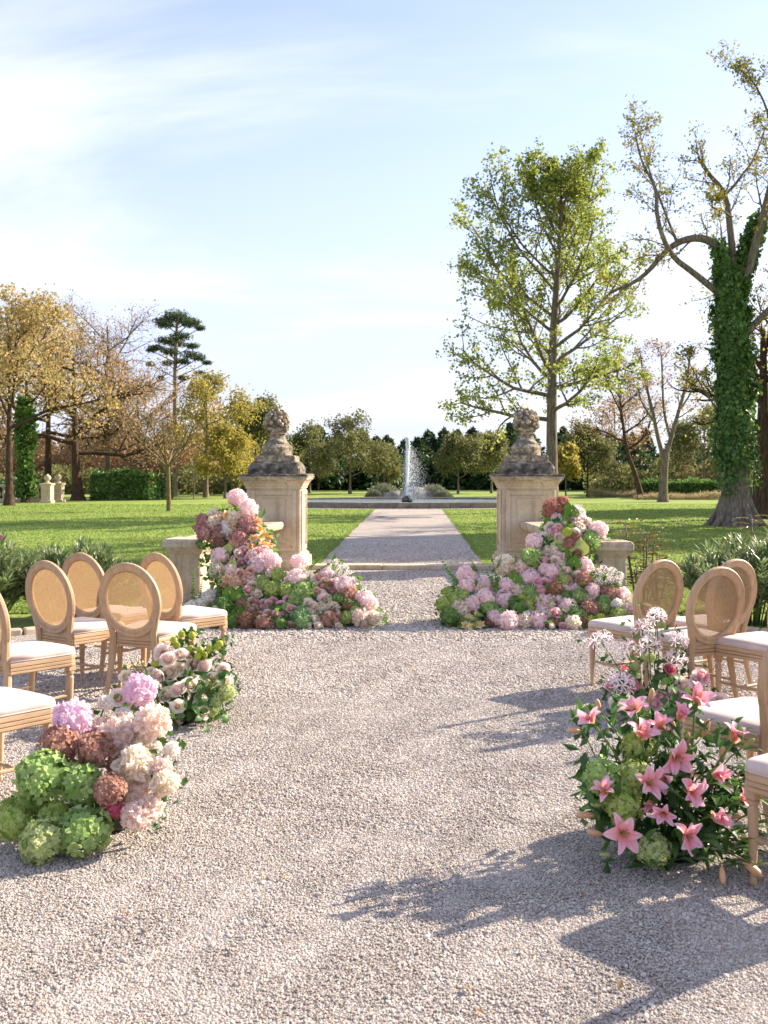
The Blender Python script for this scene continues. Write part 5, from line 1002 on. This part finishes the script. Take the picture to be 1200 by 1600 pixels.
# front right: pink lilies
A = Arr('flower_arrangement', (wx(1050, 4.2), 4.2, 0), 'tall cluster of open pink lilies and long buds with dark leaves beside the nearest chair', yf(1390, 3.95, 1090, 4.45), 3)
Z2 = lambda x, y: (880+x*.2812, 960+y*.2812)
for k, col, x, y, rr_, dy in (('hydbig', 'green', 215, 905, 102, -.05), ('hydfine', 'lime', 385, 900, 110, -.04), ('hydfine', 'lime', 420, 735, 105, .0), ('hydfine', 'lime', 340, 1060, 105, -.03), ('hydfine', 'palelime', 505, 1310, 88, -.02), ('hydfine', 'green', 230, 1030, 80, .08)):
    u, v = Z2(x, y); A.put(k, col, u, v, rr_*.2812, None, dy)
lp = [lily_petal_mesh(.44), lily_petal_mesh(.58)]; lc = lily_core_mesh()
for x, y, s_, fc in ((165, 600, 88, (-.5, -.5, .7)), (400, 545, 92, (-.2, -.45, .9)), (430, 690, 100, (.1, -.35, .9)), (608, 785, 112, (.25, -1, -.05)), (465, 945, 102, (.05, -1, .5)), (695, 985, 118, (.1, -1, .15)), (680, 1230, 108, (-.05, -1, .35)), (320, 1210, 106, (.2, -1, .25)), (735, 500, 104, (.15, -.4, .95)), (940, 712, 98, (.25, -.3, .95)), (235, 995, 78, (-.3, -.5, .8)), (575, 905, 78, (-.6, -.6, -.1)), (985, 1030, 70, (.5, -.5, .6)), (480, 1030, 62, (-.1, -.5, -.6)), (535, 640, 84, (-.1, -.6, .7)), (835, 900, 92, (.4, -.8, .4)), (830, 1120, 96, (.3, -1, .2)), (560, 1100, 80, (-.3, -.9, .1)), (640, 590, 80, (.3, -.5, .8))):
    u, v = Z2(x, y); Y = A.y(u, v)-.11; s2 = s_*1.0*.2812*Y/F; q = Vector(fc).to_track_quat('Z', 'Y') @ Quaternion((0, 0, 1), A.r.random()*6.28); p_ = Vector((wx(u, Y), Y, wz(v, Y)))
    L_ = obj('lily', lc, A.R, p_-A.o, q, s2)
    shut = A.r.choice((0, .04, .1, -.08, .22, .38))
    for k in range(6):
        pq = Quaternion((0, 0, 1), k*1.0472+A.r.gauss(0, .09)) @ Quaternion((1, 0, 0), shut+A.r.gauss(0, .13)) @ Quaternion((0, 1, 0), A.r.gauss(0, .18)); obj('petal', lp[k % 2], L_, (0, 0, .02 if k % 2 else 0), pq, (.9+.2*A.r.random(), .9+.16*A.r.random(), .8+.4*A.r.random()))
    A.heads.append((p_, .05)); A.stem(p_, Vector((A.o.x+(p_.x-A.o.x)*.3, A.o.y+.05, .05)), .005)
for x, y, ln, fc, col in ((65, 645, 95, (-1, -.2, .1), 'bud'), (195, 505, 80, (-.3, -.2, 1), 'bud'), (488, 455, 100, (.1, -.2, 1), 'bud'), (565, 558, 90, (.8, -.3, .5), 'bud'), (550, 650, 85, (.2, -.2, 1), 'bud'), (605, 640, 100, (.1, -.2, 1), 'bud'), (790, 635, 120, (.3, -.2, 1), 'bud'), (885, 785, 115, (.05, -.2, 1), 'bud'), (845, 895, 115, (.25, -.3, 1), 'bud'), (775, 858, 80, (-.1, -.3, 1), 'budgreen'), (548, 1120, 100, (-.5, -.3, .6), 'bud'), (130, 1115, 125, (-1, -.2, .1), 'bud'), (180, 1215, 115, (-1, -.2, .3), 'bud'), (560, 1280, 80, (-1, -.3, -.3), 'budgreen'), (235, 1335, 75, (-1, -.3, .1), 'budgreen'), (885, 1530, 110, (0, -.3, -1), 'bud'), (1045, 1510, 150, (.8, -.3, -.6), 'bud'), (1025, 720, 100, (.6, -.3, .6), 'budgreen'), (955, 1125, 85, (.7, -.5, .3), 'bud'), (1015, 1245, 85, (1, -.3, 0), 'bud'), (1060, 1365, 90, (1, -.2, -.1), 'budgreen'), (400, 650, 60, (-.2, -.2, 1), 'bud'), (1020, 960, 90, (.9, -.2, -.4), 'budgreen'), (690, 700, 90, (.1, -.1, 1), 'bud'), (190, 1060, 80, (-1, -.1, .2), 'budgreen')):
    u, v = Z2(x, y); o = A.put('bud', col, u, v, ln*.2812, fc, -.02); o.scale = (o.scale[0]*1.0, o.scale[1]*1.0, o.scale[2]*.88)
    p_ = A.o+o.location; A.stem(p_-Vector(fc).normalized()*o.scale[2]*.5, Vector((A.o.x+(p_.x-A.o.x)*.45, A.o.y, max(.05, p_.z*.5))), .0035)
for i in range(250):
    t = A.r.random(); x = 470+580*A.r.random() if t < .9 else 420+250*A.r.random(); y = 850+570*A.r.random() if t < .8 else 600+500*A.r.random(); u, v = Z2(x, y)
    dx = (x-600)/400; o = A.put('leaf', 'leaf', u, v, 28+20*A.r.random(), (A.r.gauss(0, .6), -.5+A.r.gauss(0, .4), .7), A.r.gauss(.05, .07)); o.rotation_quaternion = Vector((dx+A.r.gauss(0, .6), -.5+A.r.gauss(0, .5), A.r.gauss(.1, .5))).to_track_quat('Y', 'Z')
for i in range(26): x = 1090+100*A.r.random(); v = 1180+200*A.r.random(); o = A.put('leaf', 'leaf', x, v, 36+14*A.r.random(), (0, -1, 0), A.r.gauss(.0, .06)); o.rotation_quaternion = Vector((1, -.3+A.r.gauss(0, .3), A.r.gauss(0, .35))).to_track_quat('Y', 'Z'); o.scale = (o.scale[0]*.5, o.scale[1]*1.1, o.scale[2])
A.bowl(.16, .12, .07, .02, .06); A.foliage(24, .08, .032, 1.0, .09)
# right: spidery white nerines and pink roses
A = Arr('flower_arrangement', (wx(1030, 6.6), 6.6, 0), 'airy cluster of spidery white nerines over pink roses beside the right chairs', yf(1120, 6.4, 965, 6.75), 4)
for x, y, s_ in ((215, 160, 62), (165, 165, 50), (345, 195, 55), (375, 235, 55), (440, 90, 55), (495, 85, 58), (520, 18, 48), (600, 90, 56), (640, 145, 48), (540, 205, 66), (625, 260, 58), (430, 305, 55), (330, 395, 62), (415, 195, 55), (480, 190, 60), (385, 290, 45), (300, 375, 50))[::2]+((520, 18, 48), (640, 145, 48), (330, 395, 62)):
    u, v = Z2(x, y); A.put('ner', 'n', u, v, s_*.2812*1.15, (A.r.gauss(0, .3), -.35, .9), A.r.gauss(.0, .05), stem=True)
for x, y, s_, col in ((345, 315, 34, 'deeprose'), (595, 305, 34, 'deeprose'), (260, 402, 32, 'rosepink'), (388, 395, 34, 'deeprose'), (770, 345, 50, 'rosepink'), (670, 392, 46, 'blush'), (620, 442, 46, 'pink'), (545, 458, 46, 'pink'), (712, 438, 34, 'deeprose'), (872, 478, 48, 'blush'), (618, 540, 42, 'rosepink'), (295, 485, 42, 'cream'), (505, 497, 46, 'pink'), (460, 520, 40, 'pink'), (740, 360, 36, 'blush'), (575, 500, 36, 'rosepink')):
    u, v = Z2(x, y); A.put('rose', col, u, v, s_*.2812, None, A.r.gauss(0, .03), stem=(y < 420))
for x, y in ((395, 345), (400, 295), (480, 240)): u, v = Z2(x, y); A.put('hydfine', 'palelime', u, v, 9, None, .06)
for i in range(60): x = 300+360*A.r.random(); y = 330+240*A.r.random(); u, v = Z2(x, y); A.put('roundleaf', 'leaf', u, v, 14+7*A.r.random(), (A.r.gauss(0, .7), -.6, .8), A.r.gauss(.03, .05))
A.bowl(.15, .11, .07, 0, .04); A.foliage(10, .05, .028, 1.1, .05)

# the two large displays in front of the balustrade end posts
YA = lambda u, v: 10.38+max(0, 985-v)*.0058
def display(ox, label, seed, data):
    A = Arr('flower_arrangement', (wx(ox, 10.9), 10.9, 0), label, YA, seed, 'large flower displays beside the gate'); Zc = lambda x, y: (data['ox']+x*.275, 760+y*.275)
    for key, items in data['heads'].items():
        kind, col = key.split(':')
        for x, y, *r_ in items:
            u, v = Zc(x, y); rad = (r_[0] if r_ else 20)*.275*(1.14 if kind.startswith('hyd') or kind == 'fluff' else 1.22); dy = A.r.gauss(0, .025)-(.05 if kind in ('rose', 'nar', 'anth') else 0); A.put(kind, col, u, v, rad, (A.r.gauss(0, .35), -1, .5) if kind == 'anth' else None, dy)
    for x0, y0, x1, y1 in data['bells']:
        u0, v0 = Zc(x0, y0); u1, v1 = Zc(x1, y1); Yb_ = YA(u1, v1)-.02; a_ = Vector((wx(u1, Yb_), Yb_, wz(v1, Yb_))); b_ = Vector((wx(u0, Yb_-.03), Yb_-.03, wz(v0, Yb_-.03))); d_ = b_-a_
        obj('bells_of_ireland', get('bells', 'b', A.r.randrange(3)), A.R, a_-A.o, d_.to_track_quat('Z', 'Y'), (d_.length*.72, d_.length*.72, d_.length) if d_.length > .25 else d_.length)
    for x, y, s_ in data['ner']: u, v = Zc(x, y); A.put('ner', 'n', u, v, s_*.2, (A.r.gauss(0, .3), -.4, .8), -.03, stem=True)
    A.foliage(12, .07, .042, .8, .07, mat='leaf_light')
    # leafy core under the blooms so that the display holds together from every side
    r = np.random.RandomState(seed+50); P = np.array([p[:] for p, _ in A.heads]); n = 5200; i = r.randint(0, len(P), n); t = r.rand(n)[:, None]**.7; c = P[i]*(1-t*.9)+np.column_stack([P[i][:, 0], P[i][:, 1]+.34, P[i][:, 2]*.35])*t*.9+r.normal(size=(n, 3))*.05; c[:, 2] = np.maximum(c[:, 2], .02); mb = MB(); rand_leaves(mb, c-np.array(A.o[:]), .09, .05, r, .2); o = obj('foliage', mb.mesh('foliage', MAT['leaf_light']), A.R); o['kind'] = 'stuff'
    return A
display(430, 'large cascading flower display with yellow narcissus and mauve hydrangeas at the top', 5, dict(ox=270, heads={
    'hyd:pink': [(365, 65, 47), (430, 125, 45), (270, 395, 48), (490, 445, 55), (555, 430, 52), (520, 385, 40), (720, 430, 46), (700, 525, 50), (975, 570, 56), (1085, 640, 52), (1115, 665, 48), (870, 500, 38), (940, 560, 40)],
    'fluff:white': [(305, 260, 50), (300, 225, 35), (190, 640, 42), (225, 615, 32), (100, 690, 38), (150, 670, 34)], 'fluff:cream': [(240, 175, 48), (225, 215, 40), (1140, 745, 36), (350, 190, 46), (860, 690, 42), (905, 690, 36), (250, 480, 40)], 'fluff:blush': [(1070, 745, 46), (160, 735, 36), (385, 315, 30), (435, 540, 38)],
    'fluff:peach': [(355, 550, 58), (320, 540, 42), (350, 330, 36), (350, 215, 36)], 'hyd:mauve': [(170, 195, 38), (182, 262, 44), (432, 220, 52), (375, 292, 52), (445, 700, 48), (160, 235, 35)], 'hyd:brown': [(262, 285, 46), (255, 255, 40), (875, 775, 46), (1000, 610, 46), (515, 790, 48), (910, 590, 40), (400, 665, 40), (1000, 670, 36)], 'hyd:darkbrown': [(415, 785, 48), (270, 325, 36), (460, 740, 38), (900, 720, 34), (785, 790, 36)],
    'hydbig:green': [(745, 615, 70), (700, 650, 44), (950, 640, 36)], 'hydfine:lime': [(562, 585, 46), (592, 505, 42), (640, 588, 40), (990, 745, 36), (1035, 702, 26), (520, 560, 40), (300, 535, 34)], 'hyd:green': [(500, 540, 44), (640, 690, 36)], 'hydbig:mint': [(725, 740, 56), (735, 785, 46)], 'hydbig:darkgreen': [(290, 680, 46), (305, 785, 46), (345, 770, 40), (610, 800, 36), (265, 730, 36), (215, 720, 36), (240, 790, 36)],
    'rose:rosepink': [(410, 365, 28), (440, 405, 28), (395, 432, 28), (490, 365, 25), (355, 412, 22), (500, 690, 20), (520, 660, 20), (570, 650, 22), (615, 672, 24), (650, 640, 20), (590, 725, 22), (625, 730, 22), (672, 693, 24), (685, 725, 22), (610, 765, 26), (560, 770, 24), (672, 805, 24), (495, 730, 22), (545, 720, 24), (450, 650, 22), (480, 600, 24), (560, 690, 24), (530, 745, 22), (520, 690, 20), (640, 770, 20), (570, 815, 20), (545, 660, 18), (480, 660, 18), (430, 590, 26), (410, 600, 22)],
    'rose:coral': [(385, 495, 26), (430, 510, 26), (440, 480, 22), (830, 515, 26), (850, 565, 30), (895, 550, 26), (930, 740, 28), (820, 595, 24), (920, 770, 26), (890, 730, 26), (865, 535, 22), (410, 545, 24)], 'rose:cream': [(800, 680, 28), (805, 755, 28), (840, 740, 26), (240, 705, 26), (475, 610, 28), (945, 800, 20), (770, 660, 24), (830, 800, 24), (760, 810, 22)], 'rose:blush': [(862, 640, 32), (850, 605, 24), (450, 560, 26), (375, 380, 24)],
    'nar:orange': [(345, 255, 28), (465, 345, 28), (520, 270, 28), (560, 330, 26), (330, 90, 26), (270, 175, 32), (315, 165, 34), (360, 170, 32), (485, 200, 28), (460, 300, 32), (500, 250, 32), (512, 330, 32), (550, 298, 30), (488, 300, 30), (440, 345, 30), (480, 225, 26), (530, 340, 26), (410, 310, 26), (500, 290, 28), (330, 190, 26)], 'anth:anth': [(320, 608, 40), (375, 622, 42), (372, 715, 42), (280, 480, 40)], 'anth:anthpale': [(335, 440, 36), (310, 350, 30), (260, 460, 34)],
    'hyd:blush': [(560, 500, 36), (780, 720, 36), (460, 390, 34), (330, 480, 36)]},
    bells=[(115, 470, 110, 640), (165, 530, 150, 660), (215, 440, 220, 600), (260, 530, 250, 640), (850, 400, 770, 480), (915, 425, 800, 500), (780, 490, 770, 550), (870, 620, 1080, 690), (1040, 490, 960, 540), (920, 520, 820, 480), (255, 560, 225, 500)], ner=[(920, 440, 44), (965, 475, 50), (1000, 510, 46), (1030, 540, 36), (940, 500, 40)]))
display(826, 'large cascading flower display with green anthuriums and rusty hydrangeas at the top', 6, dict(ox=670, heads={
    'hyd:pink': [(215, 505, 50), (218, 562, 45), (320, 560, 45), (315, 635, 50), (248, 670, 45), (428, 645, 50), (455, 795, 52), (622, 785, 50), (378, 750, 46), (575, 520, 54), (700, 490, 50), (642, 700, 46), (782, 685, 52), (820, 590, 46), (930, 595, 46), (882, 452, 46), (960, 250, 46), (835, 165, 50), (602, 322, 44), (715, 265, 42), (1100, 615, 40), (720, 180, 30), (440, 560, 36), (660, 470, 36), (690, 690, 36), (755, 300, 34)],
    'fluff:cream': [(437, 450, 50), (700, 390, 50), (500, 598, 46), (545, 780, 48), (175, 700, 52), (820, 812, 42), (850, 240, 38), (680, 740, 36), (660, 300, 36), (295, 580, 36), (410, 430, 36), (900, 650, 40)], 'fluff:blush': [(890, 210, 38), (1130, 710, 40), (520, 460, 34), (740, 410, 34), (630, 650, 36), (680, 650, 34), (850, 215, 34)],
    'hyd:rust': [(705, 120, 46), (755, 92, 38), (685, 150, 36), (830, 300, 46), (800, 330, 40), (720, 795, 40), (735, 130, 36)], 'hyd:brown': [(872, 532, 46), (917, 700, 52), (1000, 780, 38), (1042, 620, 42), (1015, 600, 34), (700, 780, 36)], 'hyd:darkbrown': [(715, 585, 46), (880, 802, 38), (340, 790, 34), (470, 750, 36), (850, 390, 34), (680, 600, 36), (560, 740, 30), (770, 800, 30)],
    'hydbig:green': [(580, 412, 54), (915, 300, 48), (405, 735, 40), (850, 630, 44), (850, 745, 44), (760, 765, 40)], 'hydfine:lime': [(185, 625, 42), (112, 602, 32), (92, 670, 48), (185, 772, 32), (1080, 740, 48), (760, 540, 42), (140, 640, 36), (750, 500, 34)], 'hyd:green': [(570, 600, 44), (342, 690, 42), (990, 690, 38), (590, 640, 36), (820, 700, 36), (1000, 650, 34), (740, 350, 30), (830, 770, 36)], 'hydbig:darkgreen': [(510, 690, 46), (122, 738, 42), (480, 660, 34), (740, 750, 36), (620, 740, 34), (940, 760, 36), (770, 620, 34)],
    'rose:rosepink': [(615, 572, 30), (655, 422, 26), (728, 512, 26), (795, 535, 24), (660, 548, 26), (625, 612, 26), (722, 715, 30), (765, 822, 22), (720, 255, 30), (740, 235, 24), (620, 540, 24), (690, 560, 26), (790, 490, 28), (650, 590, 26), (700, 620, 26)], 'rose:blush': [(750, 445, 26), (785, 482, 26), (735, 635, 28), (780, 590, 28), (655, 662, 28), (680, 635, 28), (770, 210, 24), (700, 808, 22), (740, 290, 24), (690, 230, 28), (720, 420, 24)], 'rose:cream': [(840, 502, 24), (795, 532, 24), (870, 250, 28), (830, 260, 26), (840, 225, 22), (765, 450, 20)],
    'nar:yellowc': [(210, 800, 28), (240, 780, 28), (268, 730, 30), (272, 790, 28), (225, 742, 26), (295, 800, 28), (260, 645, 24), (255, 760, 26), (235, 805, 24)], 'anth:anth': [(780, 120, 38), (812, 145, 42), (692, 195, 40), (765, 215, 36), (800, 390, 42), (825, 435, 44), (482, 535, 50), (770, 180, 30)], 'anth:anthdark': [(655, 325, 44), (725, 210, 38)], 'anth:anthpale': [(735, 335, 44), (852, 350, 56), (715, 285, 32)],
    'pod:pod': [(815, 238, 24), (785, 268, 30), (918, 775, 34), (972, 752, 26), (530, 635, 20), (545, 660, 20), (560, 690, 22), (580, 700, 20), (575, 665, 18), (940, 755, 24)], 'fluff:white': [(1020, 655, 30), (1070, 670, 28), (1045, 690, 26), (560, 680, 24), (545, 640, 22), (575, 715, 22)]},
    bells=[(70, 410, 160, 590), (235, 415, 275, 500), (310, 440, 370, 600), (380, 470, 375, 600), (415, 395, 385, 480), (488, 370, 490, 480), (100, 470, 170, 560), (350, 520, 380, 620)], ner=[(950, 495, 44), (990, 480, 46), (1040, 490, 44), (1070, 540, 46), (965, 545, 40), (1030, 540, 40), (1085, 510, 36)]))
